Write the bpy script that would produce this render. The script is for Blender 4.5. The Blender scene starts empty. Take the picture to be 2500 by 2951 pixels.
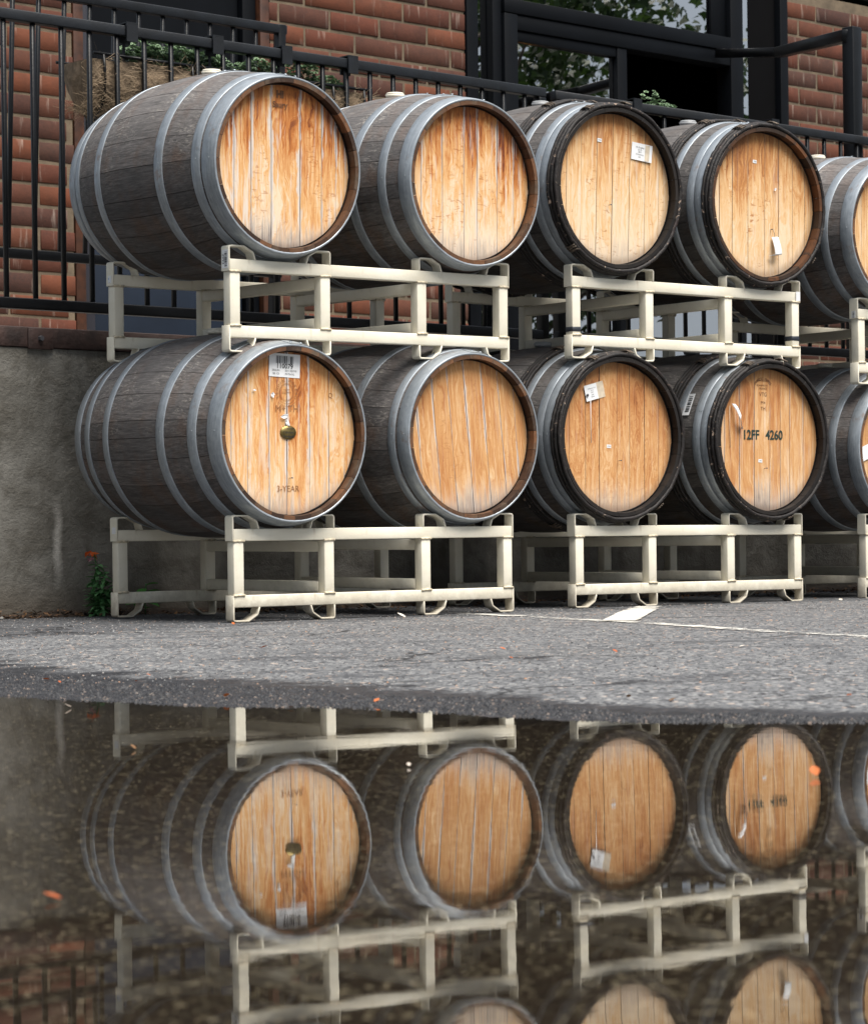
import bpy, bmesh, math, random
from mathutils import Vector, Matrix, noise

random.seed(7)
R = random.Random(11)
SC = bpy.context.scene
COL = SC.collection

# ------------------------------------------------------------------ camera, sky, sun, exposure
CAM_Z = 0.3105            # metres above the puddle's surface
ROLL = 0.013
cam_d = bpy.data.cameras.new('camera')
cam = bpy.data.objects.new('camera', cam_d)
COL.objects.link(cam)
cam_d.sensor_fit = 'HORIZONTAL'
cam_d.sensor_width = 36.0
cam_d.lens = 7374.4 / 2500 * 36
cam_d.shift_y = (1558.1 - 1475.5) / 2500
cam_d.clip_start = 0.05
cam_d.clip_end = 500
cam_d.dof.use_dof = True
cam_d.dof.focus_distance = 8.3
cam_d.dof.aperture_fstop = 14.0
c_, s_ = math.cos(ROLL), math.sin(ROLL)
m = Matrix(((c_, s_, 0, 0), (0, 0, -1, 0), (-s_, c_, 0, CAM_Z), (0, 0, 0, 1)))
cam.matrix_world = m
SC.camera = cam

SUN_EL, SUN_AZ = math.radians(62), math.radians(44)     # azimuth from -Y (behind the camera) towards +X
world = bpy.data.worlds.new('World')
SC.world = world
world.use_nodes = True
wt = world.node_tree
for n in list(wt.nodes):
    wt.nodes.remove(n)
wo = wt.nodes.new('ShaderNodeOutputWorld')
bg = wt.nodes.new('ShaderNodeBackground')
bg.inputs['Strength'].default_value = 0.05
sky = wt.nodes.new('ShaderNodeTexSky')
sky.sky_type = 'NISHITA'
sky.sun_disc = False
sky.sun_elevation = SUN_EL
sky.sun_rotation = math.pi - SUN_AZ
sky.air_density = 1.0
sky.dust_density = 4.0
sky.ozone_density = 1.0
# thin bright overcast over the blue: uniform cloud veil with soft large-scale unevenness all round
wn = wt.nodes.new('ShaderNodeTexNoise')
wn.inputs['Scale'].default_value = 2.2
wn.inputs['Detail'].default_value = 5
wc = wt.nodes.new('ShaderNodeTexCoord')
wt.links.new(wc.outputs['Generated'], wn.inputs['Vector'])
wr = wt.nodes.new('ShaderNodeMapRange')
wr.inputs['From Min'].default_value = 0.3
wr.inputs['From Max'].default_value = 0.7
wr.inputs['To Min'].default_value = 0.62
wr.inputs['To Max'].default_value = 0.95
wt.links.new(wn.outputs['Fac'], wr.inputs['Value'])
wm = wt.nodes.new('ShaderNodeMixRGB')
wm.inputs['Color2'].default_value = (5.9, 6.6, 7.5, 1)
wt.links.new(wr.outputs['Result'], wm.inputs['Fac'])
wt.links.new(sky.outputs['Color'], wm.inputs['Color1'])
wt.links.new(wm.outputs['Color'], bg.inputs['Color'])
wt.links.new(bg.outputs['Background'], wo.inputs['Surface'])

sun_d = bpy.data.lights.new('sun', 'SUN')
sun_d.energy = 3.7
sun_d.angle = math.radians(40)
sun_d.color = (1.0, 0.95, 0.88)
sun = bpy.data.objects.new('sun', sun_d)
COL.objects.link(sun)
sdir = Vector((math.sin(SUN_AZ) * math.cos(SUN_EL), -math.cos(SUN_AZ) * math.cos(SUN_EL), math.sin(SUN_EL)))
sun.rotation_euler = sdir.to_track_quat('Z', 'Y').to_euler()

SC.view_settings.view_transform = 'Standard'
SC.view_settings.look = 'None'
SC.view_settings.exposure = 1.06
SC.view_settings.gamma = 1.0
SC.cycles.max_bounces = 8
SC.cycles.diffuse_bounces = 2
SC.cycles.transparent_max_bounces = 12

# ------------------------------------------------------------------ helpers
BETA = 0.7243              # the wall's direction seen from above
W0 = 9.95                  # brick front: distance of its plane from the camera
D_RAIL, D_RAIL2, D_WALL = 7.53, 8.43, 7.476


def link(o, parent=None):
    COL.objects.link(o)
    if parent is not None:
        o.parent = parent
    return o


def empty(name, loc=(0, 0, 0), rz=0.0, label=None, cat=None, group=None, mat=None):
    o = bpy.data.objects.new(name, None)
    o.empty_display_size = 0.1
    if mat is not None:
        o.matrix_world = mat
    else:
        o.location = loc
        o.rotation_euler = (0, 0, rz)
    link(o)
    return tag(o, label, cat, group)


def tag(o, label=None, cat=None, group=None, kind=None):
    if label: o['label'] = label
    if cat: o['category'] = cat
    if group: o['group'] = group
    if kind: o['kind'] = kind
    return o


def put(name, data, parent=None, loc=None, mats=None, kind=None):
    o = bpy.data.objects.new(name, data)
    link(o, parent)
    if loc is not None:
        o.location = loc
    if mats is not None and not len(data.materials):
        for x in (mats if isinstance(mats, (list, tuple)) else [mats]):
            data.materials.append(x)
    if kind: o['kind'] = kind
    return o


def mesh_of(bm, name, smooth=False, mats=None):
    me = bpy.data.meshes.new(name)
    bm.normal_update()
    bm.to_mesh(me)
    bm.free()
    if smooth:
        me.polygons.foreach_set('use_smooth', [True] * len(me.polygons))
    if mats is not None:
        for x in (mats if isinstance(mats, (list, tuple)) else [mats]):
            me.materials.append(x)
    return me


def add_box(bm, lo, hi, mi=0):
    x0, y0, z0 = lo; x1, y1, z1 = hi
    v = [bm.verts.new(p) for p in ((x0, y0, z0), (x1, y0, z0), (x1, y1, z0), (x0, y1, z0), (x0, y0, z1), (x1, y0, z1), (x1, y1, z1), (x0, y1, z1))]
    for f in ((0, 3, 2, 1), (4, 5, 6, 7), (0, 1, 5, 4), (1, 2, 6, 5), (2, 3, 7, 6), (3, 0, 4, 7)):
        fc = bm.faces.new([v[i] for i in f]); fc.material_index = mi
    return v


def box_mesh(name, lo, hi, bev=0.0, seg=2, mats=None, jit=0.0):
    bm = bmesh.new()
    vs = add_box(bm, lo, hi)
    if jit:
        for v in vs:
            v.co += Vector((R.uniform(-jit, jit), R.uniform(-jit, jit), R.uniform(-jit, jit)))
    if bev:
        bmesh.ops.bevel(bm, geom=list(bm.edges), offset=bev, segments=seg, profile=0.5, affect='EDGES')
    me = mesh_of(bm, name, False, mats)
    if bev:
        me.polygons.foreach_set('use_smooth', [True] * len(me.polygons))
        try:
            me.set_sharp_from_angle(angle=math.radians(50))
        except Exception:
            pass
    return me


def box(name, lo, hi, mat, parent=None, bev=0.0, kind=None, jit=0.0):
    """box whose object origin sits at its base centre"""
    c = ((lo[0] + hi[0]) / 2, (lo[1] + hi[1]) / 2, lo[2])
    me = box_mesh(name, [lo[i] - c[i] for i in range(3)], [hi[i] - c[i] for i in range(3)], bev, mats=mat, jit=jit)
    return put(name, me, parent, c, kind=kind)


def add_tube(bm, pts, r, seg=8, closed=False, radii=None):
    pts = [Vector(p) for p in pts]
    rings = []
    n = len(pts)
    for i, p in enumerate(pts):
        if closed:
            t = (pts[(i + 1) % n] - pts[i - 1])
        else:
            t = pts[min(i + 1, n - 1)] - pts[max(i - 1, 0)]
        t.normalize()
        a = t.cross(Vector((0, 0, 1)))
        if a.length < 1e-3: a = t.cross(Vector((1, 0, 0)))
        a.normalize(); b = t.cross(a)
        rr = radii[i] if radii else r
        rings.append([bm.verts.new(p + (a * math.cos(2 * math.pi * k / seg) + b * math.sin(2 * math.pi * k / seg)) * rr) for k in range(seg)])
    m_ = n if closed else n - 1
    for i in range(m_):
        A, B = rings[i], rings[(i + 1) % n]
        for k in range(seg):
            bm.faces.new((A[k], A[(k + 1) % seg], B[(k + 1) % seg], B[k]))
    if not closed:
        bm.faces.new(rings[0][::-1]); bm.faces.new(rings[-1])


# ------------------------------------------------------------------ node materials
class NT:
    def __init__(self, name):
        self.m = bpy.data.materials.new(name)
        self.m.use_nodes = True
        self.t = self.m.node_tree
        for n in list(self.t.nodes):
            self.t.nodes.remove(n)
        self.out = self.t.nodes.new('ShaderNodeOutputMaterial')

    def n(self, kind, props=None, **ins):
        nd = self.t.nodes.new('ShaderNode' + kind)
        for k, v in (props or {}).items():
            setattr(nd, k, v)
        for k, v in ins.items():
            key = k.replace('_', ' ')
            if key not in nd.inputs:
                key = k
            if key.isdigit(): sock = nd.inputs[int(key)]
            elif key.startswith('i') and key[1:].isdigit(): sock = nd.inputs[int(key[1:])]
            else: sock = nd.inputs[key]
            self.set(sock, v)
        return nd

    def set(self, sock, v):
        if isinstance(v, bpy.types.NodeSocket): self.t.links.new(v, sock)
        elif isinstance(v, bpy.types.Node): self.t.links.new(v.outputs[0], sock)
        else:
            if isinstance(v, tuple) and len(v) == 3 and sock.type == 'RGBA': v = (*v, 1)
            sock.default_value = v

    def math(self, op, a, b=None, c=None):
        nd = self.t.nodes.new('ShaderNodeMath'); nd.operation = op
        self.set(nd.inputs[0], a)
        if b is not None: self.set(nd.inputs[1], b)
        if c is not None: self.set(nd.inputs[2], c)
        return nd.outputs[0]

    def mix(self, fac, a, b, mode='MIX'):
        nd = self.t.nodes.new('ShaderNodeMixRGB'); nd.blend_type = mode
        self.set(nd.inputs[0], fac); self.set(nd.inputs[1], a); self.set(nd.inputs[2], b)
        return nd.outputs[0]

    def ramp(self, v, stops, interp='LINEAR'):
        nd = self.t.nodes.new('ShaderNodeValToRGB')
        nd.color_ramp.interpolation = interp
        while len(nd.color_ramp.elements) < len(stops):
            nd.color_ramp.elements.new(0.5)
        for e, (p, c) in zip(nd.color_ramp.elements, stops):
            e.position = p
            e.color = (c, c, c, 1) if not isinstance(c, tuple) else (*c, 1)
        self.set(nd.inputs[0], v)
        return nd.outputs[0]

    def rng(self, v, a, b, c=0.0, d=1.0, smooth=False):
        nd = self.t.nodes.new('ShaderNodeMapRange')
        if smooth: nd.interpolation_type = 'SMOOTHSTEP'
        self.set(nd.inputs[0], v)
        for i, x in zip((1, 2, 3, 4), (a, b, c, d)): self.set(nd.inputs[i], x)
        return nd.outputs[0]

    def obj(self, scale=(1, 1, 1), off=None, rot=(0, 0, 0)):
        tc = self.t.nodes.new('ShaderNodeTexCoord')
        mp = self.t.nodes.new('ShaderNodeMapping')
        self.t.links.new(tc.outputs['Object'], mp.inputs['Vector'])
        mp.inputs['Scale'].default_value = scale
        mp.inputs['Rotation'].default_value = rot
        if off is not None: self.set(mp.inputs['Location'], off)
        return mp.outputs[0]

    def noise(self, vec, scale, detail=4, rough=0.55, dist=0.0):
        return self.n('TexNoise', Vector=vec, Scale=scale, Detail=detail, Roughness=rough, Distortion=dist).outputs['Fac']

    def bump(self, h, strength=0.3, dist=0.01, normal=None):
        nd = self.n('Bump', Height=h, Strength=strength, Distance=dist)
        if normal is not None: self.set(nd.inputs['Normal'], normal)
        return nd.outputs[0]

    def bsdf(self, color, rough=0.6, metal=0.0, spec=0.5, normal=None, **kw):
        b = self.n('BsdfPrincipled')
        self.set(b.inputs['Base Color'], color)
        self.set(b.inputs['Roughness'], rough)
        self.set(b.inputs['Metallic'], metal)
        self.set(b.inputs['Specular IOR Level'], spec)
        if normal is not None: self.set(b.inputs['Normal'], normal)
        for k, v in kw.items(): self.set(b.inputs[k], v)
        return b

    def finish(self, shader):
        self.set(self.out.inputs['Surface'], shader.outputs[0] if isinstance(shader, bpy.types.Node) else shader)
        return self.m


def rand_vec(t, k=7.3):
    oi = t.n('ObjectInfo')
    return t.n('CombineXYZ', X=t.math('MULTIPLY', oi.outputs['Random'], k), Y=t.math('MULTIPLY', oi.outputs['Random'], k * 2.7), Z=t.math('MULTIPLY', oi.outputs['Random'], k * 1.9)).outputs[0], oi.outputs['Random']


def plain(name, color, rough=0.6, metal=0.0, var=0.15, scale=8, bump=0.0, bscale=60, spec=0.5):
    t = NT(name)
    v = t.obj()
    n = t.noise(v, scale, 5)
    c2 = tuple(x * (1 - var) for x in color)
    c1 = tuple(min(1, x * (1 + var)) for x in color)
    col = t.mix(t.rng(n, 0.3, 0.7), c2, c1)
    nor = t.bump(t.noise(v, bscale, 4), bump, 0.004) if bump else None
    return t.finish(t.bsdf(col, rough, metal, spec, nor))


def m_cream():
    t = NT('cream_powder_coat')
    v = t.obj()
    n = t.noise(v, 14, 5)
    col = t.mix(t.rng(n, 0.3, 0.75), (0.68, 0.635, 0.515), (0.77, 0.735, 0.625))
    # small chips and grime
    sp = t.noise(t.obj(), 160, 3, 0.6)
    chips = t.rng(sp, 0.725, 0.745)
    col = t.mix(chips, col, (0.12, 0.09, 0.06))
    st = t.noise(t.obj((60, 60, 5)), 1.0, 4)
    drip = t.math('MULTIPLY', t.rng(st, 0.6, 0.74), t.rng(t.noise(v, 5, 2), 0.52, 0.66))
    col = t.mix(t.math('MULTIPLY', drip, 0.55), col, (0.33, 0.22, 0.11))
    wz = t.n('SeparateXYZ', i0=t.n('NewGeometry').outputs['Position']).outputs[2]
    gr = t.math('MULTIPLY', t.rng(t.math('ADD', wz, t.math('MULTIPLY', t.math('SUBTRACT', t.noise(v, 30, 5, 0.7), 0.5), 0.16)), 0.17, 0.08), 0.55)
    col = t.mix(gr, col, (0.24, 0.20, 0.15))
    sm_ = t.noise(t.obj((22, 22, 7)), 1.0, 5, 0.7)
    col = t.mix(t.math('MULTIPLY', t.rng(sm_, 0.60, 0.72), 0.35), col, (0.36, 0.28, 0.18))
    big = t.noise(v, 3.5, 5, 0.65)
    col = t.mix(t.math('MULTIPLY', t.rng(big, 0.5, 0.72), 0.30), col, (0.44, 0.37, 0.27))
    nor = t.bump(t.noise(v, 90, 3), 0.2, 0.003)
    return t.finish(t.bsdf(col, 0.5, 0, 0.4, nor))


def m_galv(name='galvanised_steel'):
    t = NT(name)
    v = t.obj()
    rv, rr = rand_vec(t)
    vv = t.n('VectorMath', {'operation': 'ADD'}, i0=v, i1=rv).outputs[0]
    vor = t.n('TexVoronoi', Vector=vv, Scale=70).outputs['Color']
    sp = t.n('SeparateColor', i0=vor).outputs[0]
    blot = t.noise(vv, 9, 5, 0.6)
    mp = t.n('Mapping', Vector=vv, Scale=(8, 60, 8)).outputs[0]
    streak = t.noise(mp, 3, 4)
    a = t.math('ADD', t.math('MULTIPLY', sp, 0.08), t.math('ADD', t.math('MULTIPLY', blot, 0.42), t.math('MULTIPLY', streak, 0.5)))
    col = t.mix(t.rng(a, 0.32, 0.68), (0.20, 0.225, 0.25), (0.37, 0.405, 0.44))
    rust = t.rng(t.noise(vv, 13, 5, 0.7), 0.60, 0.70)
    col = t.mix(t.math('MULTIPLY', rust, 0.5), col, (0.20, 0.115, 0.06))
    rough = t.rng(a, 0.3, 0.7, 0.52, 0.36)
    nor = t.bump(a, 0.15, 0.002)
    return t.finish(t.bsdf(col, rough, 0.45, 0.5, nor))


def m_stave(name, a, b, stain=(0.11, 0.055, 0.03), scratch=1.0):
    """weathered dark barrel stave; grain runs along the barrel (object Y)"""
    t = NT(name)
    rv, rr = rand_vec(t)
    v = t.n('VectorMath', {'operation': 'ADD'}, i0=t.obj(), i1=rv).outputs[0]
    g = t.noise(t.n('Mapping', Vector=v, Scale=(90, 7, 90)).outputs[0], 1.6, 7, 0.65, 0.3)
    g2 = t.noise(t.n('Mapping', Vector=v, Scale=(34, 3, 34)).outputs[0], 1.0, 5, 0.6)
    blot = t.noise(t.obj((1, 1.4, 1)), 7.5, 5, 0.65)
    base = t.mix(t.rng(t.math('ADD', t.math('MULTIPLY', g, 0.6), t.math('MULTIPLY', g2, 0.4)), 0.34, 0.66), a, b)
    base = t.mix(t.math('MULTIPLY', t.rng(blot, 0.47, 0.66), 0.65), base, stain)
    # per stave tone
    base = t.mix(1.0, base, t.n('CombineColor', i0=t.rng(rr, 0, 1, 0.66, 1.26), i1=t.rng(rr, 0, 1, 0.66, 1.23), i2=t.rng(rr, 0, 1, 0.67, 1.21)).outputs[0], 'MULTIPLY')
    # pale scuffs across the upper shoulder
    sc = t.noise(t.n('Mapping', Vector=t.obj(), Scale=(75, 20, 75), Rotation=(0.3, 0.2, 0.9)).outputs[0], 1.2, 4, 0.7, 1.8)
    zone = t.rng(t.noise(t.obj(), 5, 3), 0.44, 0.58)
    geo = t.n('NewGeometry')
    nz = t.n('SeparateXYZ', i0=t.obj()).outputs[2]
    up = t.rng(nz, -0.08, 0.20)
    scm = t.math('MULTIPLY', t.math('MULTIPLY', t.rng(sc, 0.555, 0.585), zone), t.math('MULTIPLY', up, 0.85 * scratch))
    base = t.mix(scm, base, (0.36, 0.33, 0.29))
    # upper half lighter and greyer
    base = t.mix(t.math('MULTIPLY', up, 0.4), base, (0.165, 0.155, 0.152))
    fg = t.noise(t.n('Mapping', Vector=v, Scale=(230, 16, 230)).outputs[0], 1.0, 4, 0.7)
    base = t.mix(1.0, base, t.ramp(fg, [(0.3, 0.55), (0.5, 1.0), (0.7, 1.45)]), 'MULTIPLY')
    nor = t.bump(t.math('ADD', g, t.math('MULTIPLY', g2, 0.4)), 0.55, 0.0016)
    return t.finish(t.bsdf(base, 0.72, 0, 0.35, nor))


def m_chime(name, a, b, c):
    t = NT(name)
    rv, rr = rand_vec(t, 11)
    v = t.n('VectorMath', {'operation': 'ADD'}, i0=t.obj(), i1=rv).outputs[0]
    g = t.noise(t.n('Mapping', Vector=v, Scale=(40, 160, 40)).outputs[0], 1.2, 5, 0.6)
    bl = t.noise(v, 14, 4)
    col = t.mix(t.rng(rr, 0.1, 0.9), a, b)
    col = t.mix(t.rng(bl, 0.5, 0.7), col, c)
    col = t.mix(t.math('MULTIPLY', t.rng(g, 0.45, 0.7), 0.45), col, tuple(x * 0.4 for x in a))
    return t.finish(t.bsdf(col, 0.68, 0, 0.3, t.bump(g, 0.4, 0.001)))


def m_head(name, cols, seam=0.5, seam_w=0.12, top=0.5, grey=0.5, fleck=0.5, swirl=0.4, pale=0.0, seed=0.0, con=1.0, wash=0.0):
    """oak head plank. cols: four tones pale > light > orange > deep. UV: x across the plank 0..1, y metres along"""
    t = NT(name)
    oi = t.n('ObjectInfo').outputs['Random']
    tc = t.n('TexCoord')
    uv = t.n('SeparateXYZ', i0=tc.outputs['UV'])
    ux, uy = uv.outputs[0], uv.outputs[1]
    px = t.math('MULTIPLY', ux, 0.075)
    off = t.math('ADD', t.math('MULTIPLY', oi, 23.0), seed)
    P = t.n('CombineXYZ', X=px, Y=t.math('ADD', uy, off), Z=off).outputs[0]
    ob = t.n('SeparateXYZ', i0=tc.outputs['Object'])
    oz = ob.outputs[2]

    def N_(sx, sy, det=4, rough=0.6, dist=0.0):
        return t.noise(t.n('Mapping', Vector=P, Scale=(sx, sy, 1)).outputs[0], 1.0, det, rough, dist)
    w1 = N_(13, 4.5, 2, 0.5)
    w2 = N_(40, 22, 3, 0.6)
    ring = t.math('ADD', px, t.math('ADD', t.math('MULTIPLY', t.math('SUBTRACT', w1, 0.5), 0.13 * swirl + 0.006), t.math('MULTIPLY', t.math('SUBTRACT', w2, 0.5), 0.020 * swirl + 0.003)))
    rings = t.noise(t.n('CombineXYZ', X=t.math('MULTIPLY', ring, 125), Y=t.math('MULTIPLY', uy, 2.2), Z=off).outputs[0], 1.0, 3, 0.62)
    streak = N_(120, 5.5, 4, 0.65)
    fine = N_(330, 26, 3, 0.7)
    blotch = N_(17, 6, 4, 0.6)
    v = t.math('ADD', t.math('MULTIPLY', t.math('SUBTRACT', rings, 0.5), 1.15 * con),
               t.math('ADD', t.math('MULTIPLY', t.math('SUBTRACT', streak, 0.5), 0.75 * con),
                      t.math('ADD', t.math('MULTIPLY', t.math('SUBTRACT', fine, 0.5), 0.45 * con), t.math('MULTIPLY', t.math('SUBTRACT', blotch, 0.5), 0.75 * con))))
    v = t.math('ADD', v, t.math('MULTIPLY', t.math('SUBTRACT', oi, 0.5), 0.17))
    # stain running down from the top edge in tongues; paler towards the bottom
    st = N_(85, 3.0, 4, 0.6)
    sh = t.math('ADD', oz, t.math('ADD', t.math('MULTIPLY', t.math('SUBTRACT', st, 0.5), 0.42), t.math('MULTIPLY', t.math('SUBTRACT', oi, 0.5), 0.10)))
    v = t.math('ADD', v, t.math('MULTIPLY', t.rng(sh, 0.03, 0.21), 0.50 * top))
    v = t.math('SUBTRACT', v, t.math('MULTIPLY', t.rng(oz, 0.06, -0.2), 0.20 * top + pale * 0.2))
    v = t.math('ADD', v, 0.365 - pale * 0.22)
    col = t.ramp(v, [(0.0, cols[0]), (0.32, cols[1]), (0.66, cols[2]), (1.0, cols[3])])
    ws_ = t.math('MULTIPLY', t.rng(N_(62, 3.4, 4, 0.65), 0.545, 0.64), t.rng(oz, 0.23, 0.10))
    col = t.mix(t.math('MULTIPLY', ws_, wash), col, (0.62, 0.56, 0.50))
    # ray flecks
    fl = t.noise(t.n('Mapping', Vector=P, Scale=(34, 95, 1), Rotation=(0, 0, 0.55)).outputs[0], 1.0, 2, 0.5, 1.2)
    fz = t.rng(N_(14, 5, 2), 0.50, 0.60)
    flm = t.math('MULTIPLY', t.math('MULTIPLY', t.rng(fl, 0.60, 0.65), fz), fleck * 0.85)
    col = t.mix(flm, col, tuple(cols[3][i] * 0.35 + cols[2][i] * 0.65 for i in range(3)))
    # bleached, ragged seams along the joints, broken up along their length
    ed = t.math('MINIMUM', ux, t.math('SUBTRACT', 1.0, ux))
    sn = N_(95, 13, 4, 0.7)
    sn0 = t.noise(t.n('CombineXYZ', X=off, Y=t.math('MULTIPLY', uy, 3.2), Z=1.0).outputs[0], 1.0, 3)
    sw = t.math('MULTIPLY', t.math('SUBTRACT', t.math('ADD', t.math('MULTIPLY', sn, 1.3), t.math('MULTIPLY', sn0, 1.9)), 1.38), seam_w * 2.3)
    sm = t.math('MULTIPLY', t.rng(t.math('SUBTRACT', sw, ed), -0.005, 0.05), seam)
    col = t.mix(sm, col, t.mix(t.rng(fine, 0.35, 0.65), (0.50, 0.475, 0.46), (0.66, 0.625, 0.59)))
    # grey weathering creeping up from the bottom where rain sits
    gn = N_(120, 6, 4, 0.68)
    gh = t.math('ADD', oz, t.math('ADD', t.math('MULTIPLY', t.math('SUBTRACT', gn, 0.5), 0.26), t.math('MULTIPLY', t.math('SUBTRACT', oi, 0.5), 0.05)))
    gm = t.rng(gh, -0.15, -0.235)
    col = t.mix(t.math('MULTIPLY', gm, grey * 0.8), col, (0.60, 0.53, 0.46))
    gm2 = t.rng(gh, -0.185, -0.27)
    col = t.mix(t.math('MULTIPLY', gm2, grey), col, t.mix(t.rng(fine, 0.35, 0.65), (0.09, 0.08, 0.08), (0.26, 0.235, 0.22)))
    # darker all round the edge of the head
    rr = t.math('SQRT', t.math('ADD', t.math('POWER', ob.outputs[0], 2.0), t.math('POWER', oz, 2.0)))
    em = t.rng(t.math('ADD', rr, t.math('MULTIPLY', t.math('SUBTRACT', gn, 0.5), 0.04)), 0.238, 0.262)
    col = t.mix(t.math('MULTIPLY', em, 0.45), col, (0.10, 0.05, 0.025))
    # hairline dark joint
    col = t.mix(t.math('MULTIPLY', t.rng(ed, 0.022, 0.006), t.rng(sn0, 0.35, 0.6)), col, (0.09, 0.06, 0.045))
    nor = t.bump(t.math('ADD', v, t.math('MULTIPLY', sm, -0.4)), 0.4, 0.0014)
    return t.finish(t.bsdf(col, 0.62, 0, 0.25, nor))


def m_bark():
    t = NT('dark_withy_bark')
    rv, rr = rand_vec(t)
    v = t.n('VectorMath', {'operation': 'ADD'}, i0=t.obj(), i1=rv).outputs[0]
    n = t.noise(v, 34, 6, 0.7)
    n2 = t.noise(v, 9, 4)
    col = t.mix(t.rng(n, 0.35, 0.7), (0.004, 0.0035, 0.0035), (0.017, 0.012, 0.011))
    col = t.mix(t.rng(n2, 0.6, 0.75), col, (0.016, 0.006, 0.005))
    peel = t.math('MULTIPLY', t.rng(t.noise(v, 60, 3, 0.6, 1.0), 0.62, 0.68), t.rng(n2, 0.45, 0.55))
    col = t.mix(peel, col, (0.34, 0.25, 0.19))
    return t.finish(t.bsdf(col, 0.6, 0, 0.4, t.bump(n, 0.9, 0.006)))


def m_brick():
    t = NT('red_brick')
    rv, rr = rand_vec(t, 13)
    v = t.n('VectorMath', {'operation': 'ADD'}, i0=t.obj(), i1=rv).outputs[0]
    n = t.noise(v, 11, 6, 0.7)
    f = t.noise(v, 75, 5, 0.8)
    c0 = t.ramp(rr, [(0.0, (0.042, 0.023, 0.018)), (0.25, (0.100, 0.030, 0.016)), (0.5, (0.064, 0.027, 0.018)), (0.75, (0.135, 0.042, 0.019)), (1.0, (0.046, 0.027, 0.021))])
    col = t.mix(t.rng(n, 0.4, 0.75), c0, t.mix(1.0, c0, (0.58, 0.66, 0.74), 'MULTIPLY'))
    col = t.mix(t.math('MULTIPLY', t.rng(f, 0.35, 0.7), 0.3), col, (0.13, 0.045, 0.03))
    drip = t.noise(t.n('Mapping', Vector=v, Scale=(30, 30, 4)).outputs[0], 1.0, 4)
    col = t.mix(t.math('MULTIPLY', t.rng(drip, 0.60, 0.72), 0.25), col, (0.55, 0.47, 0.40))
    return t.finish(t.bsdf(col, 0.85, 0, 0.25, t.bump(f, 0.5, 0.003)))


def m_concrete():
    t = NT('stained_render')
    v = t.obj()
    n = t.noise(v, 3.2, 7, 0.6)
    f = t.noise(v, 70, 5, 0.7)
    mid = t.noise(v, 11, 5, 0.65, 0.4)
    col = t.mix(t.rng(n, 0.32, 0.7), (0.115, 0.108, 0.093), (0.225, 0.217, 0.196))
    col = t.mix(t.math('MULTIPLY', t.rng(mid, 0.42, 0.62), 0.5), col, (0.062, 0.054, 0.042))
    z = t.n('SeparateXYZ', i0=v).outputs[2]
    x = t.n('SeparateXYZ', i0=v).outputs[0]
    # dirt splash line near the ground, dark drips from the top
    sp = t.rng(t.math('ADD', z, t.math('MULTIPLY', t.math('SUBTRACT', mid, 0.5), 0.16)), 0.30, 0.16)
    col = t.mix(t.math('MULTIPLY', sp, 0.6), col, (0.10, 0.075, 0.052))
    dr = t.noise(t.obj((16, 1, 1.6)), 1.0, 4)
    dz = t.math('MULTIPLY', t.rng(dr, 0.5, 0.72), t.rng(z, 0.62, 0.98))
    col = t.mix(t.math('MULTIPLY', dz, 0.6), col, (0.055, 0.05, 0.035))
    # lime streak
    lx = t.math('ABSOLUTE', t.math('SUBTRACT', x, t.math('ADD', 0.0, t.math('MULTIPLY', t.math('SUBTRACT', t.noise(t.obj((1, 1, 7)), 1.0, 3), 0.5), 0.05))))
    zl = t.math('ABSOLUTE', t.math('SUBTRACT', z, 0.42))
    lm = t.math('MULTIPLY', t.rng(lx, 0.022, 0.004), t.rng(zl, 0.17, 0.05))
    col = t.mix(t.math('MULTIPLY', lm, 0.65), col, (0.52, 0.50, 0.46))
    # hairline cracks
    vo = t.n('TexVoronoi', {'feature': 'DISTANCE_TO_EDGE'}, Vector=t.n('VectorMath', {'operation': 'ADD'}, i0=t.obj((1, 1, 1.5)), i1=t.n('VectorMath', {'operation': 'SCALE'}, i0=t.n('TexNoise', Vector=v, Scale=6).outputs['Color'], Scale=0.35).outputs[0]).outputs[0], Scale=1.6).outputs[0]
    ck = t.math('MULTIPLY', t.rng(vo, 0.006, 0.0015), t.rng(n, 0.48, 0.56))
    col = t.mix(t.math('MULTIPLY', t.rng(t.noise(v, 140, 3, 0.7), 0.66, 0.72), 0.6), col, (0.03, 0.027, 0.022))
    col = t.mix(t.math('MULTIPLY', t.rng(t.noise(t.obj((1, 1, 2.4)), 5.5, 7, 0.7, 0.8), 0.55, 0.7), 0.35), col, (0.24, 0.225, 0.195))
    h = t.math('ADD', t.math('MULTIPLY', f, 0.4), t.math('MULTIPLY', mid, 0.8))
    return t.finish(t.bsdf(col, 0.88, 0, 0.25, t.bump(h, 0.9, 0.012)))


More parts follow.
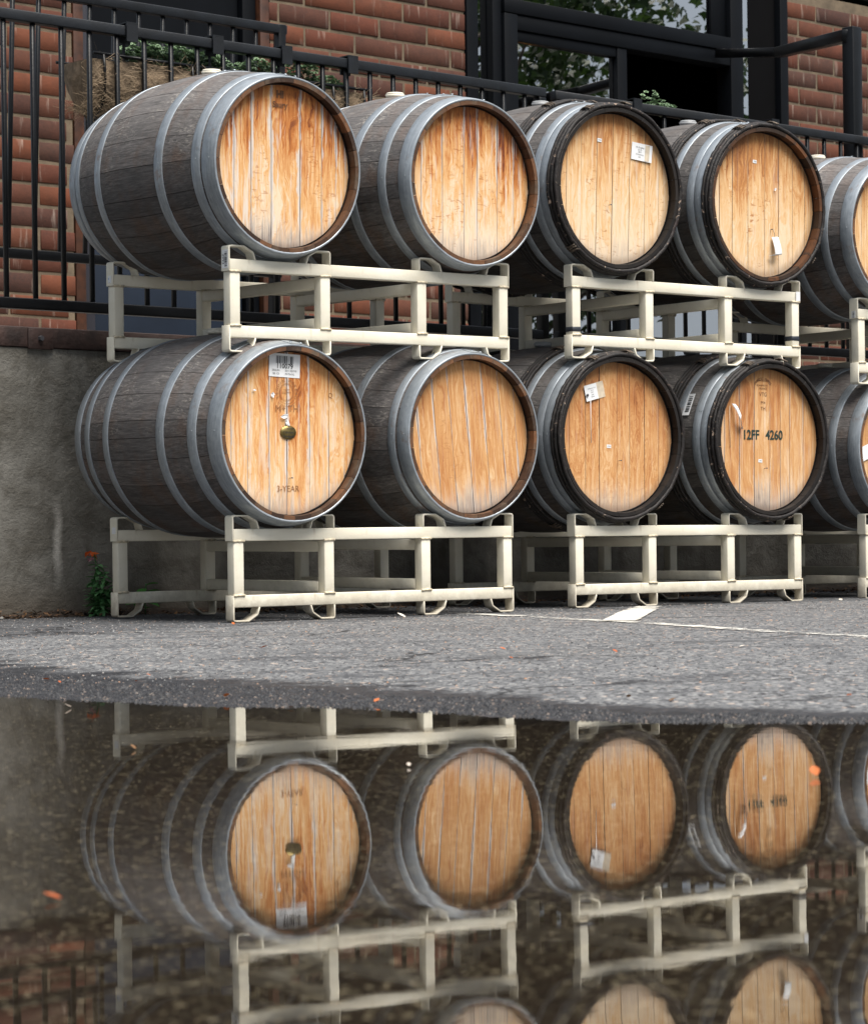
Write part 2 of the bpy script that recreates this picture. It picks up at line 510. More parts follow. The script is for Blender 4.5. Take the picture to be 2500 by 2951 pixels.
def m_asphalt(name='asphalt'):
    t = NT(name)
    v = t.obj()
    fine = t.noise(v, 150, 3, 0.8)
    vor = t.n('TexVoronoi', Vector=v, Scale=105).outputs['Color']
    vs = t.n('SeparateColor', i0=vor)
    blotA = t.noise(v, 1.3, 6, 0.62)
    strk = t.noise(t.obj((2.2, 7, 1), rot=(0, 0, 0.18)), 1.0, 6, 0.65)
    col = t.mix(t.rng(fine, 0.36, 0.66), (0.044, 0.046, 0.050), (0.172, 0.176, 0.182))
    # pale and rusty aggregate
    col = t.mix(t.rng(vs.outputs[0], 0.76, 0.80), col, (0.22, 0.22, 0.218))
    col = t.mix(t.math('MULTIPLY', t.rng(vs.outputs[1], 0.975, 0.982), 0.8), col, (0.50, 0.38, 0.30))
    col = t.mix(t.rng(vs.outputs[2], 0.80, 0.84), col, (0.022, 0.022, 0.026))
    # darker smoother tar patches
    pt = t.rng(strk, 0.53, 0.64)
    col = t.mix(t.math('MULTIPLY', pt, 0.62), col, (0.034, 0.035, 0.040))
    col = t.mix(t.math('MULTIPLY', t.rng(blotA, 0.55, 0.7), 0.4), col, (0.05, 0.048, 0.046))
    # crack network
    cv = t.n('VectorMath', {'operation': 'ADD'}, i0=t.obj((0.55, 0.9, 1)), i1=t.n('VectorMath', {'operation': 'SCALE'}, i0=t.n('TexNoise', Vector=v, Scale=3.0, Detail=6).outputs['Color'], Scale=0.5).outputs[0]).outputs[0]
    vo = t.n('TexVoronoi', {'feature': 'DISTANCE_TO_EDGE'}, Vector=cv, Scale=1.1).outputs[0]
    ck = t.math('MULTIPLY', t.rng(vo, 0.014, 0.004), t.rng(blotA, 0.50, 0.55))
    col = t.mix(ck, col, (0.012, 0.012, 0.014))
    # distance above the water: attribute written on the mesh (metres of height, scaled)
    wet = t.n('Attribute', {'attribute_name': 'wet'}).outputs['Fac']
    wn = t.math('ADD', wet, t.math('MULTIPLY', t.math('SUBTRACT', t.noise(t.obj((0.45, 1, 1)), 9, 6, 0.75), 0.5), 0.75))
    wn = t.math('ADD', wn, t.math('MULTIPLY', t.math('SUBTRACT', fine, 0.5), 0.25))
    wm_ = t.rng(wn, 0.42, 0.58)
    wcol = t.mix(1.0, col, (0.15, 0.15, 0.165), 'MULTIPLY')
    col = t.mix(wm_, col, wcol)
    # darker strip of ground along the racks and wall, with a ragged edge
    dark_strip = t.n('Attribute', {'attribute_name': 'tar'}).outputs['Fac']
    tm = t.rng(t.math('ADD', dark_strip, t.math('MULTIPLY', t.math('SUBTRACT', t.noise(t.obj((0.6, 2.0, 1)), 4.0, 6, 0.7), 0.5), 1.1)), 0.42, 0.60)
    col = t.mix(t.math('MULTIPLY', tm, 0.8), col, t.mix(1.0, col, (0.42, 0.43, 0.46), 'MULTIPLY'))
    # silt and algae on the puddle's bed
    bed = t.n('Attribute', {'attribute_name': 'bed'}).outputs['Fac']
    vb = t.n('TexVoronoi', Vector=v, Scale=150).outputs['Color']
    vbs = t.n('SeparateColor', i0=vb)
    bcol = t.mix(t.rng(t.noise(v, 60, 5, 0.75), 0.38, 0.66), (0.009, 0.0068, 0.005), (0.030, 0.0235, 0.018))
    bcol = t.mix(t.rng(vbs.outputs[0], 0.90, 0.94), bcol, (0.085, 0.086, 0.072))
    bcol = t.mix(t.rng(vbs.outputs[1], 0.93, 0.96), bcol, (0.24, 0.24, 0.20))
    col = t.mix(bed, col, bcol)
    rough = t.rng(wm_, 0, 1, 0.85, 0.5)
    h = t.math('ADD', fine, t.math('ADD', t.math('MULTIPLY', vs.outputs[0], 0.7), t.math('MULTIPLY', ck, -2.0)))
    nor = t.bump(h, 0.4, 0.003)
    return t.finish(t.bsdf(col, rough, 0, 0.45, nor))


def m_water():
    t = NT('puddle_water')
    v = t.obj((1.0, 1.7, 1))
    a = t.noise(v, 9, 3, 0.5, 0.4)
    b = t.noise(t.obj((11, 34, 1)), 1.0, 2, 0.5)
    c = t.noise(t.obj(), 2.2, 2, 0.5)
    amp = t.rng(t.noise(t.obj(), 0.9, 2), 0.35, 0.68, 0.35, 1.3)
    h = t.math('MULTIPLY', t.math('ADD', t.math('MULTIPLY', a, 1.0), t.math('ADD', t.math('MULTIPLY', b, 0.40), t.math('MULTIPLY', c, 1.1))), amp)
    nor = t.bump(h, 0.10, 0.0008)
    fr = t.n('Fresnel', IOR=1.34, Normal=nor).outputs[0]
    gl = t.n('BsdfGlossy', Roughness=0.012, Normal=nor)
    gl.inputs['Color'].default_value = (1, 1, 1, 1)
    tr = t.n('BsdfTransparent')
    tr.inputs['Color'].default_value = (0.74, 0.68, 0.60, 1)
    mx = t.n('MixShader', i0=fr, i1=tr.outputs[0], i2=gl.outputs[0])
    return t.finish(mx)


def m_glass():
    t = NT('window_glass')
    nor = t.bump(t.noise(t.obj(), 1.7, 2), 0.05, 0.01)
    fr = t.n('Fresnel', IOR=1.55, Normal=nor).outputs[0]
    fr = t.math('MINIMUM', t.math('MULTIPLY', fr, 11.0), 1.0)
    gl = t.n('BsdfGlossy', Roughness=0.004, Normal=nor)
    tr = t.n('BsdfTransparent')
    tr.inputs['Color'].default_value = (0.35, 0.38, 0.40, 1)
    return t.finish(t.n('MixShader', i0=fr, i1=tr.outputs[0], i2=gl.outputs[0]))


def m_leaf(name, a, b, rough=0.45, trans=0.25):
    t = NT(name)
    rv, rr = rand_vec(t)
    at = t.n('Attribute', {'attribute_name': 'tone'}).outputs['Fac']
    n = t.noise(t.obj(), 30, 3)
    f = t.math('ADD', t.math('MULTIPLY', at, 0.7), t.math('MULTIPLY', n, 0.3))
    col = t.mix(t.rng(f, 0.1, 0.8), a, b)
    p = t.bsdf(col, rough, 0, 0.4)
    tl = t.n('BsdfTranslucent', Color=col)
    return t.finish(t.n('MixShader', i0=trans, i1=p.outputs[0], i2=tl.outputs[0]))


def m_paint():
    t = NT('worn_road_paint')
    v = t.obj()
    n = t.noise(v, 26, 6, 0.7)
    n2 = t.noise(t.obj((4, 10, 1)), 3.0, 5, 0.7)
    wear = t.n('Attribute', {'attribute_name': 'wear'}).outputs['Fac']
    keep = t.rng(t.math('SUBTRACT', t.math('ADD', t.math('MULTIPLY', n, 0.5), t.math('MULTIPLY', n2, 0.5)), wear), -0.02, 0.04)
    p = t.bsdf(t.mix(t.rng(n2, 0.35, 0.7), (0.50, 0.475, 0.42), (0.70, 0.68, 0.625)), 0.75, 0, 0.3, t.bump(t.noise(v, 190, 3, 0.75), 0.6, 0.003))
    tr = t.n('BsdfTransparent')
    return t.finish(t.n('MixShader', i0=keep, i1=tr.outputs[0], i2=p.outputs[0]))


def m_emit(name, c, s):
    t = NT(name)
    return t.finish(t.n('Emission', Color=c, Strength=s))


M = {}
M['cream'] = m_cream()
M['weld'] = plain('weathered_weld', (0.50, 0.435, 0.32), 0.6, var=0.45, scale=70, bump=0.4)
M['galv'] = m_galv()
M['stave'] = m_stave('weathered_oak_staves', (0.045, 0.042, 0.041), (0.130, 0.120, 0.116), (0.095, 0.055, 0.035))
M['stave_dark'] = m_stave('blackened_oak_staves', (0.024, 0.022, 0.021), (0.075, 0.068, 0.064), (0.05, 0.03, 0.015), 0.7)
M['chime_brown'] = m_chime('brown_chime_ends', (0.035, 0.018, 0.011), (0.155, 0.072, 0.034), (0.10, 0.072, 0.05))
M['chime_black'] = m_chime('blackened_chime_ends', (0.007, 0.006, 0.006), (0.018, 0.014, 0.012), (0.012, 0.010, 0.009))
M['chime_burnt'] = m_chime('burnt_orange_chime_ends', (0.03, 0.018, 0.012), (0.13, 0.05, 0.018), (0.03, 0.02, 0.015))
M['bark'] = m_bark()
M['binding'] = plain('withy_binding', (0.09, 0.068, 0.05), 0.7, var=0.4, scale=60)
M['bung'] = plain('silicone_bung', (0.66, 0.62, 0.52), 0.5, var=0.1)
M['grey_bung'] = plain('grey_bung', (0.30, 0.31, 0.32), 0.5, var=0.1)
M['brick'] = m_brick()
M['mortar'] = plain('sandy_mortar', (0.115, 0.086, 0.056), 0.95, var=0.3, scale=16, bump=0.5, bscale=160)
M['concrete'] = m_concrete()
M['asphalt'] = m_asphalt()
M['water'] = m_water()
M['glass'] = m_glass()
M['black'] = plain('black_painted_steel', (0.0025, 0.003, 0.004), 0.38, var=0.3, scale=20, bump=0.15, bscale=90, spec=0.3)
M['worn_black'] = plain('weathered_black_rail', (0.004, 0.0055, 0.008), 0.5, var=0.5, scale=14, bump=0.2, bscale=120, spec=0.4)
M['navy'] = plain('dark_navy_frame', (0.0022, 0.0030, 0.0045), 0.55, var=0.2, scale=6, spec=0.1)
M['blue_panel'] = plain('slate_blue_panel', (0.010, 0.016, 0.028), 0.6, var=0.15, scale=4, spec=0.2)
M['grey_frame'] = plain('grey_door_frame', (0.03, 0.03, 0.038), 0.5, var=0.15, scale=4, spec=0.25)
M['interior'] = plain('dark_interior', (0.002, 0.002, 0.0024), 0.9, var=0.1, spec=0.05)
M['slab'] = plain('patio_concrete', (0.16, 0.15, 0.135), 0.9, var=0.2, bump=0.3)
M['rust'] = plain('rusty_brown_steel', (0.040, 0.021, 0.017), 0.62, var=0.55, scale=13, bump=0.6, bscale=60)
M['paper'] = plain('white_paper', (0.72, 0.73, 0.74), 0.6, var=0.04, scale=12)
M['aged_paper'] = plain('aged_paper', (0.55, 0.47, 0.36), 0.6, var=0.25, scale=30)
M['ink'] = plain('black_ink', (0.02, 0.022, 0.025), 0.6)
M['ink_green'] = plain('dark_green_ink', (0.012, 0.030, 0.024), 0.6)
M['burn'] = plain('burnt_brand', (0.13, 0.055, 0.022), 0.75, var=0.3, scale=60)
M['faint_burn'] = plain('faint_burnt_brand', (0.27, 0.12, 0.045), 0.75, var=0.3, scale=60)
M['brass'] = plain('aged_brass', (0.20, 0.15, 0.055), 0.38, 0.8, var=0.3, scale=90)
M['tape'] = plain('black_tape', (0.02, 0.024, 0.032), 0.5, var=0.2)
M['blue_print'] = plain('blue_print', (0.02, 0.22, 0.5), 0.5)
M['paint'] = m_paint()
M['nail'] = plain('dull_nail', (0.12, 0.12, 0.13), 0.4, 0.7)
M['coir'] = plain('coconut_coir', (0.20, 0.145, 0.095), 0.95, var=0.5, scale=24, bump=0.9, bscale=70)
M['fibre'] = plain('coir_fibre', (0.30, 0.22, 0.14), 0.8, var=0.5, scale=30)
M['soil'] = plain('dark_soil', (0.030, 0.020, 0.013), 0.95, var=0.5, scale=40, bump=0.9)
M['sedum'] = m_leaf('sedum_leaf', (0.07, 0.125, 0.065), (0.22, 0.32, 0.18), 0.5, 0.1)
M['herb'] = m_leaf('snapdragon_leaf', (0.08, 0.22, 0.08), (0.20, 0.42, 0.17))
M['broad'] = m_leaf('broad_weed_leaf', (0.04, 0.17, 0.03), (0.09, 0.32, 0.05))
M['tree_leaf'] = m_leaf('tree_leaf', (0.012, 0.028, 0.007), (0.045, 0.085, 0.018), 0.5, 0.3)
M['tree_bark'] = plain('tree_bark', (0.08, 0.065, 0.05), 0.9, var=0.4, bump=0.8, bscale=20)
M['orange_petal'] = m_leaf('orange_petal', (0.55, 0.06, 0.02), (0.75, 0.16, 0.03), 0.5, 0.3)
M['pink_petal'] = m_leaf('pink_petal', (0.55, 0.14, 0.22), (0.72, 0.45, 0.50), 0.5, 0.3)
M['dry_leaf'] = m_leaf('dry_orange_leaf', (0.28, 0.05, 0.014), (0.45, 0.13, 0.035), 0.6, 0.1)
M['brown_leaf'] = m_leaf('brown_leaf', (0.045, 0.024, 0.014), (0.22, 0.115, 0.05), 0.7, 0.1)
M['pale_petal'] = m_leaf('pale_petal', (0.60, 0.50, 0.42), (0.8, 0.72, 0.62), 0.6, 0.2)
M['stone'] = plain('grey_stone', (0.22, 0.215, 0.20), 0.85, var=0.3, scale=20, bump=0.4)
M['wood_trim'] = plain('oiled_brown_trim', (0.05, 0.017, 0.007), 0.5, var=0.5, scale=22)
M['amber'] = m_emit('amber_lamp', (1.0, 0.42, 0.08, 1), 60)

# ------------------------------------------------------------------ wall frame: s along the wall, d into it, z up
CB, SB = math.cos(BETA), math.sin(BETA)


def wp(s, d, z):
    return Vector((s * CB - d * SB, s * SB + d * CB, z))


def w_at(px, py, D):
    x = px - 1250; y = py - 1558
    X = x - ROLL * y; Yc = ROLL * x + y; p = X / 7374
    Y = D / (CB - SB * p)
    return (p * Y * CB + Y * SB, D, CAM_Z - Yc * Y / 7374)


class Frame:
    """an Empty on the wall's axes; boxes are given in (s, d, z)"""
    def __init__(self, name, s, d, z, label=None, cat=None, group=None, kind=None):
        self.o = empty(name, wp(s, d, z), BETA, label, cat, group)
        if kind: self.o['kind'] = kind
        self.b = (s, d, z)

    def L(self, p):
        return tuple(p[i] - self.b[i] for i in range(3))

    def box(self, name, lo, hi, mat, bev=0.0, parent=None, jit=0.0):
        return box(name, self.L(lo), self.L(hi), mat, parent or self.o, bev, jit=jit)


# ------------------------------------------------------------------ ground, puddle
SHX = [(-6, 8.6), (-3, 7.0), (-1.6, 6.15), (-0.916, 5.378), (-0.751, 5.2), (-0.664, 5.15), (-0.438, 4.94), (-0.221, 4.854), (-0.004, 4.673), (0.223, 4.464), (0.372, 4.35), (0.72, 4.27), (1.4, 4.1), (3, 3.6), (6, 3.0), (60, 3.0)]


def lerp_tab(tab, x):
    if x <= tab[0][0]: return tab[0][1]
    for (a, b), (c, d) in zip(tab, tab[1:]):
        if x <= c: return b + (d - b) * (x - a) / (c - a)
    return tab[-1][1]


def ground_z(x, y):
    sh = lerp_tab(SHX, x)
    s = y - sh
    if s > 0:
        L_ = max(1.6, 8.3 - sh)
        z = 0.064 * (1 - math.exp(-2.2 * s / L_)) / (1 - math.exp(-2.2)) if s < L_ else 0.064
    else:
        z = max(-0.035, 0.016 * s)
    # a far side of the puddle, behind the camera and off to the left and right
    back = max(0.0, -2.0 - y)
    z += 0.03 * min(back, 3.0)
    side = max(0.0, -5.0 - x) + max(0.0, x - 5.5)
    z += 0.02 * min(side, 3.0)
    n = noise.noise(Vector((x * 3.1, y * 3.1, 0.3))) * 0.0022 + noise.noise(Vector((x * 14, y * 14, 1.3))) * 0.0010
    near = math.exp(-abs(s) * 1.2)
    return z + n * (0.35 + near)


def arr(segs):
    out = []
    for a, b, st in segs:
        n = max(1, int(round((b - a) / st)))
        out += [a + (b - a) * i / n for i in range(n)]
    out.append(segs[-1][1])
    return out


def make_ground():
    xs = arr([(-60, -12, 12), (-12, -3, 1.2), (-3, -1.3, 0.1), (-1.3, 1.3, 0.022), (1.3, 3.4, 0.1), (3.4, 10, 0.8), (10, 60, 10)])
    ys = arr([(-40, -6, 6), (-6, 1.2, 0.6), (1.2, 3.9, 0.06), (3.9, 5.9, 0.014), (5.9, 10.6, 0.06), (10.6, 14, 0.5), (14, 90, 12)])
    nx, ny = len(xs), len(ys)
    verts, wet, bed, dark_strip = [], [], [], []
    for y in ys:
        for x in xs:
            z = ground_z(x, y)
            verts.append((x, y, z))
            s = y - lerp_tab(SHX, x)
            wid = lerp_tab([(-1.1, 0.66), (-0.45, 0.50), (0, 0.40), (0.25, 0.26), (0.75, 0.14)], x)
            w = 1.0 - (s / wid) * 0.5 if s > 0 else 1.0
            # wet near the waterline; a darker strip towards the wall
            wet.append(max(0.0, min(1.0, w)))
            dark_strip.append(max(0.0, min(1.0, ((-x * SB + y * CB) - 5.9) / 0.55)))
            bed.append(max(0.0, min(1.0, -z / 0.004)))
    faces = [(j * nx + i, j * nx + i + 1, (j + 1) * nx + i + 1, (j + 1) * nx + i) for j in range(ny - 1) for i in range(nx - 1)]
    me = bpy.data.meshes.new('asphalt_ground')
    me.from_pydata(verts, [], faces)
    for nm, dat in (('wet', wet), ('bed', bed), ('tar', dark_strip)):
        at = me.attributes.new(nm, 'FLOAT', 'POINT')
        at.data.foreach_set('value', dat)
    me.polygons.foreach_set('use_smooth', [True] * len(me.polygons))
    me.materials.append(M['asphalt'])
    return put('asphalt_ground', me, kind='structure')


make_ground()
bm = bmesh.new()
vs = [bm.verts.new(p) for p in ((-7.5, -5, 0), (7.5, -5, 0), (7.5, 9, 0), (-7.5, 9, 0))]
bm.faces.new(vs)
put('puddle_water', mesh_of(bm, 'puddle_water', mats=M['water']), kind='structure')


def drape(name, poly_rows, mat, wears, lift=0.003):
    """painted marking: rows of (left, right) points draped just above the ground"""
    verts, faces, wear = [], [], []
    K = 6
    for (a, b), w in zip(poly_rows, wears):
        for k in range(K + 1):
            f = k / K
            x = a[0] + (b[0] - a[0]) * f; y = a[1] + (b[1] - a[1]) * f
            verts.append((x, y, ground_z(x, y) + lift))
            wear.append(w + (0.35 * abs(f - 0.5) ** 3 * 8 * 0.3))
    n = len(poly_rows)
    for j in range(n - 1):
        for k in range(K):
            a = j * (K + 1) + k
            faces.append((a, a + 1, a + K + 2, a + K + 1))
    me = bpy.data.meshes.new(name)
    me.from_pydata(verts, [], faces)
    at = me.attributes.new('wear', 'FLOAT', 'POINT')
    at.data.foreach_set('value', wear)
    me.materials.append(mat)
    return put(name, me, kind='structure')


# short wide stripe, then the long thin faded line
rows, wears = [], []
for i in range(31):
    f = i / 30
    L = (0.498 + (0.735 - 0.498) * f, 7.66 + (9.32 - 7.66) * f)
    rows.append((L, (L[0] + 0.105, L[1] - 0.03)))
    wears.append(0.36 + 0.10 * (f > 0.72) + 0.12 * (0.60 < f < 0.68) + 0.30 * max(0, f - 0.85) / 0.15)
drape('painted_bay_stripe', rows, M['paint'], wears, 0.0045)
pts = [(0.02, 8.75), (0.12, 8.46), (0.273, 8.165), (0.42, 7.86), (0.565, 7.60), (0.70, 7.30), (0.808, 7.02), (0.95, 6.75), (1.096, 6.47), (1.3, 6.1), (1.6, 5.6)]
rows, wears = [], []
for i in range(len(pts) - 1):
    for k in range(8):
        f = k / 8
        x = pts[i][0] + (pts[i + 1][0] - pts[i][0]) * f; y = pts[i][1] + (pts[i + 1][1] - pts[i][1]) * f
        j = noise.noise(Vector((x * 9, y * 9, 0))) * 0.012
        rows.append(((x - 0.028 + j, y - 0.045), (x + 0.028 + j, y + 0.045)))
        wears.append(0.492 + noise.noise(Vector((x * 5, y * 2, 4))) * 0.07)
drape('faded_paint_line', rows, M['paint'], wears, 0.003)

# ------------------------------------------------------------------ wall, edge beam, patio
cw = Frame('concrete_wall', 4.88, D_WALL, -0.1, 'stained grey concrete retaining wall behind the barrels, pale lime streak near left', 'retaining wall')
wall_me = bmesh.new()
# the wall's face is a gently uneven sheet with thickness
S0, S1, Z0, Z1 = -1.5, 16.0, 0.0, 1.089
gx = arr([(S0 - 4.88, -1.0, 0.4), (-1.0, 1.2, 0.04), (1.2, S1 - 4.88, 0.3)])
gz = [Z0 + (Z1 - Z0) * k / 22 for k in range(23)]
grid = []
for z in gz:
    row = []
    for x in gx:
        d = noise.noise(Vector((x * 2.2, z * 2.2, 5))) * 0.006 + noise.noise(Vector((x * 9, z * 9, 2))) * 0.0018
        row.append(wall_me.verts.new((x, d, z)))
    grid.append(row)
for j in range(len(gz) - 1):
    for i in range(len(gx) - 1):
        wall_me.faces.new((grid[j][i], grid[j][i + 1], grid[j + 1][i + 1], grid[j + 1][i]))
put('wall_face', mesh_of(wall_me, 'wall_face', True, M['concrete']), cw.o)
cw.box('wall_core', (S0, D_WALL + 0.012, -0.1), (S1, D_WALL + 0.25, 0.985), M['concrete'])

eb = Frame('edge_beam', 4.8, D_WALL, 0.992, 'rusty brown steel edge beam capping the concrete wall', 'steel beam')
eb.box('beam', (S0, D_WALL - 0.006, 0.991), (S1, D_WALL + 0.04, 1.061), M['rust'], 0.003)
eb.box('splice_plate', (4.765, D_WALL - 0.014, 0.985), (4.865, D_WALL - 0.0065, 1.058), M['rust'], 0.002)
bm = bmesh.new()
bmesh.ops.create_cone(bm, cap_ends=True, segments=6, radius1=0.011, radius2=0.009, depth=0.014, matrix=Matrix.Translation(eb.L((4.812, D_WALL - 0.02, 1.022))) @ Matrix.Rotation(math.pi / 2, 4, 'X'))
put('bolt', mesh_of(bm, 'bolt', mats=M['nail']), eb.o)
bm = bmesh.new()
add_box(bm, (S0, D_WALL + 0.045, 0.99), (S1, W0 + 3.0, 1.055))
o = put('patio_slab', mesh_of(bm, 'patio_slab', mats=M['slab']), kind='structure')
o.rotation_euler = (0, 0, BETA)

# ------------------------------------------------------------------ brick piers
CH, BL, J = 0.1016, 0.325, 0.0150


def brick_pier(label, s0, s1, phase, z0=1.056, z1=3.55):
    f = Frame('brick_wall', s0, W0, z0, label, 'brick wall')
    f.box('mortar_bed', (s0 + 0.004, W0 + 0.006, z0), (s1 - 0.004, W0 + 0.09, z1), M['mortar'])
    meshes = {}
    k = 0
    z = z0 + 0.004
    while z + CH < z1:
        s = s0 - BL + ((phase + (k % 2) * 0.5) % 1.0) * BL
        while s < s1:
            a, b = max(s, s0), min(s + BL - J, s1)
            if b - a > 0.03:
                full = abs((b - a) - (BL - J)) < 1e-4
                key = (round(b - a, 4), R.randrange(5))
                if key not in meshes:
                    meshes[key] = box_mesh('brick', (-(b - a) / 2, 0, 0), ((b - a) / 2, 0.06, CH - J), 0.0022, 1, M['brick'], 0.0022)
                put('brick', meshes[key], f.o, f.L(((a + b) / 2, W0 + 0.0022 + R.uniform(-0.0015, 0.0015), z)))
            s += BL
        z += CH
        k += 1
    return f


brick_pier('red brick pier behind the railing at the far left', 5.9, 6.614, 0.62)
brick_pier('red brick wall between the dark door and the big window', 7.77, 9.068, 0.2)
brick_pier('red brick pier right of the big black-framed window', 11.648, 12.62, 0.35)

# door bay between the first two piers
db = Frame('patio_door', 7.15, W0, 1.056, 'dark panelled patio door with a slate blue lower panel between brick walls', 'door')
db.box('wood_trim', (6.618, W0 + 0.0, 1.056), (6.672, W0 + 0.07, 3.5), M['wood_trim'], 0.003)
db.box('door_frame', (6.676, W0 + 0.03, 1.056), (6.74, W0 + 0.09, 3.5), M['grey_frame'], 0.003)
db.box('lower_panel', (6.744, W0 + 0.06, 1.056), (7.62, W0 + 0.08, 1.93), M['blue_panel'], 0.002)
db.box('mid_rail', (6.744, W0 + 0.045, 1.934), (7.62, W0 + 0.085, 2.02), M['navy'], 0.003)
db.box('upper_panel', (6.744, W0 + 0.066, 2.024), (7.62, W0 + 0.072, 3.5), M['navy'])
db.box('door_frame', (7.624, W0 + 0.03, 1.056), (7.705, W0 + 0.09, 3.5), M['navy'], 0.003)
db.box('wood_trim', (7.71, W0 + 0.0, 1.056), (7.766, W0 + 0.07, 3.5), M['wood_trim'], 0.003)

# big storefront window
sf = Frame('storefront_window', 10.3, W0, 1.056, 'large black-framed folding window reflecting trees, its middle bay standing open', 'window')
NV = M['navy']
sf.box('jamb', (9.072, W0 - 0.01, 1.056), (9.152, W0 + 0.1, 3.6), NV, 0.003)
sf.box('pane', (9.156, W0 + 0.05, 1.10), (9.262, W0 + 0.056, 3.6), M['glass'])
sf.box('mullion', (9.266, W0 + 0.0, 1.056), (9.33, W0 + 0.1, 3.6), NV, 0.003)
sf.box('mullion', (9.334, W0 - 0.02, 1.056), (9.43, W0 + 0.1, 3.12), NV, 0.003)
sf.box('transom', (9.334, W0 - 0.022, 3.124), (11.13, W0 + 0.1, 3.20), NV, 0.003)
sf.box('header', (9.434, W0 - 0.012, 3.04), (11.13, W0 + 0.1, 3.12), NV, 0.003)
sf.box('pane', (9.434, W0 + 0.04, 3.204), (11.0, W0 + 0.046, 3.6), M['glass'])
sf.box('sash_rail', (9.434, W0 + 0.0, 2.985), (10.2, W0 + 0.06, 3.036), NV, 0.002)
sf.box('pane', (9.434, W0 + 0.03, 1.16), (10.2, W0 + 0.036, 2.982), M['glass'])
sf.box('mullion', (10.204, W0 - 0.005, 1.056), (10.28, W0 + 0.1, 3.036), NV, 0.003)
sf.box('sill', (9.434, W0 - 0.01, 1.056), (10.2, W0 + 0.08, 1.156), NV, 0.002)
sf.box('mullion', (11.005, W0 + 0.02, 3.204), (11.13, W0 + 0.1, 3.6), NV, 0.003)
sf.box('mullion', (11.134, W0 - 0.015, 1.056), (11.24, W0 + 0.1, 3.6), NV, 0.003)
sf.box('side_pane', (11.244, W0 + 0.01, 1.1), (11.306, W0 + 0.016, 3.6), M['glass'])
sf.box('jamb', (11.31, W0 + 0.03, 1.056), (11.572, W0 + 0.1, 3.6), M['interior'], 0.003)
sf.box('jamb', (11.576, W0 - 0.01, 1.056), (11.644, W0 + 0.1, 3.6), NV, 0.003)
# low glass screen that stands across the open bay
sf.box('low_pane', (10.284, W0 + 0.03, 1.10), (11.13, W0 + 0.036, 1.72), M['glass'])
sf.box('sill', (10.284, W0 - 0.01, 1.056), (11.13, W0 + 0.08, 1.096), NV, 0.002)

# the dark room behind
bm = bmesh.new()
for lo, hi in (((6.0, W0 + 2.6, 1.06), (13, W0 + 2.7, 4.2)), ((6.0, W0 + 0.1, 4.1), (13, W0 + 2.6, 4.2)), ((5.8, W0 + 0.1, 1.06), (5.9, W0 + 2.7, 4.2)), ((13.0, W0 + 0.1, 1.06), (13.1, W0 + 2.7, 4.2)), ((5.9, W0 + 0.12, 3.62), (13, W0 + 0.2, 4.2))):
    add_box(bm, lo, hi)
o = put('interior_room', mesh_of(bm, 'interior_room', mats=M['interior']), kind='structure')
o.rotation_euler = (0, 0, BETA)
_l1 = w_at(1505, 217, W0 + 0.35); _l2 = w_at(1983, 81, W0 + 0.35)
for (s, d, z, lb) in ((_l1[0], W0 + 0.35, _l1[2], 'small amber lamp glowing low behind the window beside its left mullion'), (_l2[0], W0 + 0.35, _l2[2], 'small amber lamp glowing high behind the upper window pane')):
    fr_ = Frame('pendant_lamp', s, d, z, lb, 'lamp')
    bm = bmesh.new(); bmesh.ops.create_uvsphere(bm, u_segments=12, v_segments=8, radius=0.011)
    put('bulb', mesh_of(bm, 'bulb', True, M['amber']), fr_.o)
    bm = bmesh.new(); add_tube(bm, [(0, 0, 0.013), (0, 0, 4.09 - z)], 0.002, 6)
    put('cord', mesh_of(bm, 'cord', mats=M['black']), fr_.o)

# ------------------------------------------------------------------ railings
def railing(label, d, s0, s1, ztop, zbot, pitch, first, tilt=0.0, posts=(), foot=1.056):
    f = Frame('metal_railing', s0, d, foot, label, 'railing')
    rt = 0.038
    f.box('top_rail', (s0, d - rt / 2, ztop - rt), (s1, d + rt / 2, ztop), M['worn_black'], 0.004)
    f.box('bottom_rail', (s0, d - rt / 2, zbot), (s1, d + rt / 2, zbot + rt), M['black'], 0.004)
    me = box_mesh('baluster', (-0.0075, -0.0075, 0), (0.0075, 0.0075, ztop - rt - zbot - rt), 0.0015, 1, M['black'])
    s = first
    while s < s1 - 0.02:
        if s > s0 + 0.01 and all(abs(s - p) > 0.03 for p in posts):
            put('baluster', me, f.o, f.L((s, d, zbot + rt)))
        s += pitch
    for p in posts:
        f.box('post', (p - rt / 2, d - rt / 2, foot), (p + rt / 2, d + rt / 2, ztop - rt - 0.001 if tilt == 0 else ztop + 0.001), M['black'], 0.003)
    if tilt:
        f.o.rotation_mode = 'XYZ'
        f.o.rotation_euler = (tilt, 0, BETA)
    return f


r1 = railing('long black steel railing along the patio edge, its left run above the concrete wall', D_RAIL, 2.6, 7.29, 2.155, 1.126, 0.1172, 4.722 - 18 * 0.1172 + 0.0, posts=(7.27,))
r1b = railing('black steel railing run continuing right, carrying the sedum planter', D_RAIL, 7.345, 12.4, 2.152, 1.126, 0.1172, 7.42, posts=(7.366, 9.9))
r2 = railing('shorter black railing leaning forward on the patio in front of the dark door', D_RAIL2, 3.6, 6.60, 2.46, 1.415, 0.1166, 5.40 - 15 * 0.1166, tilt=0.055, posts=(3.64, 6.575), foot=1.056)

# black steel gate frame / outrigger near the right wall
pf = Frame('patio_canopy_frame', 9.32, D_RAIL + 0.02, 1.056, 'black steel canopy post and arm rising at the right edge', 'canopy frame')


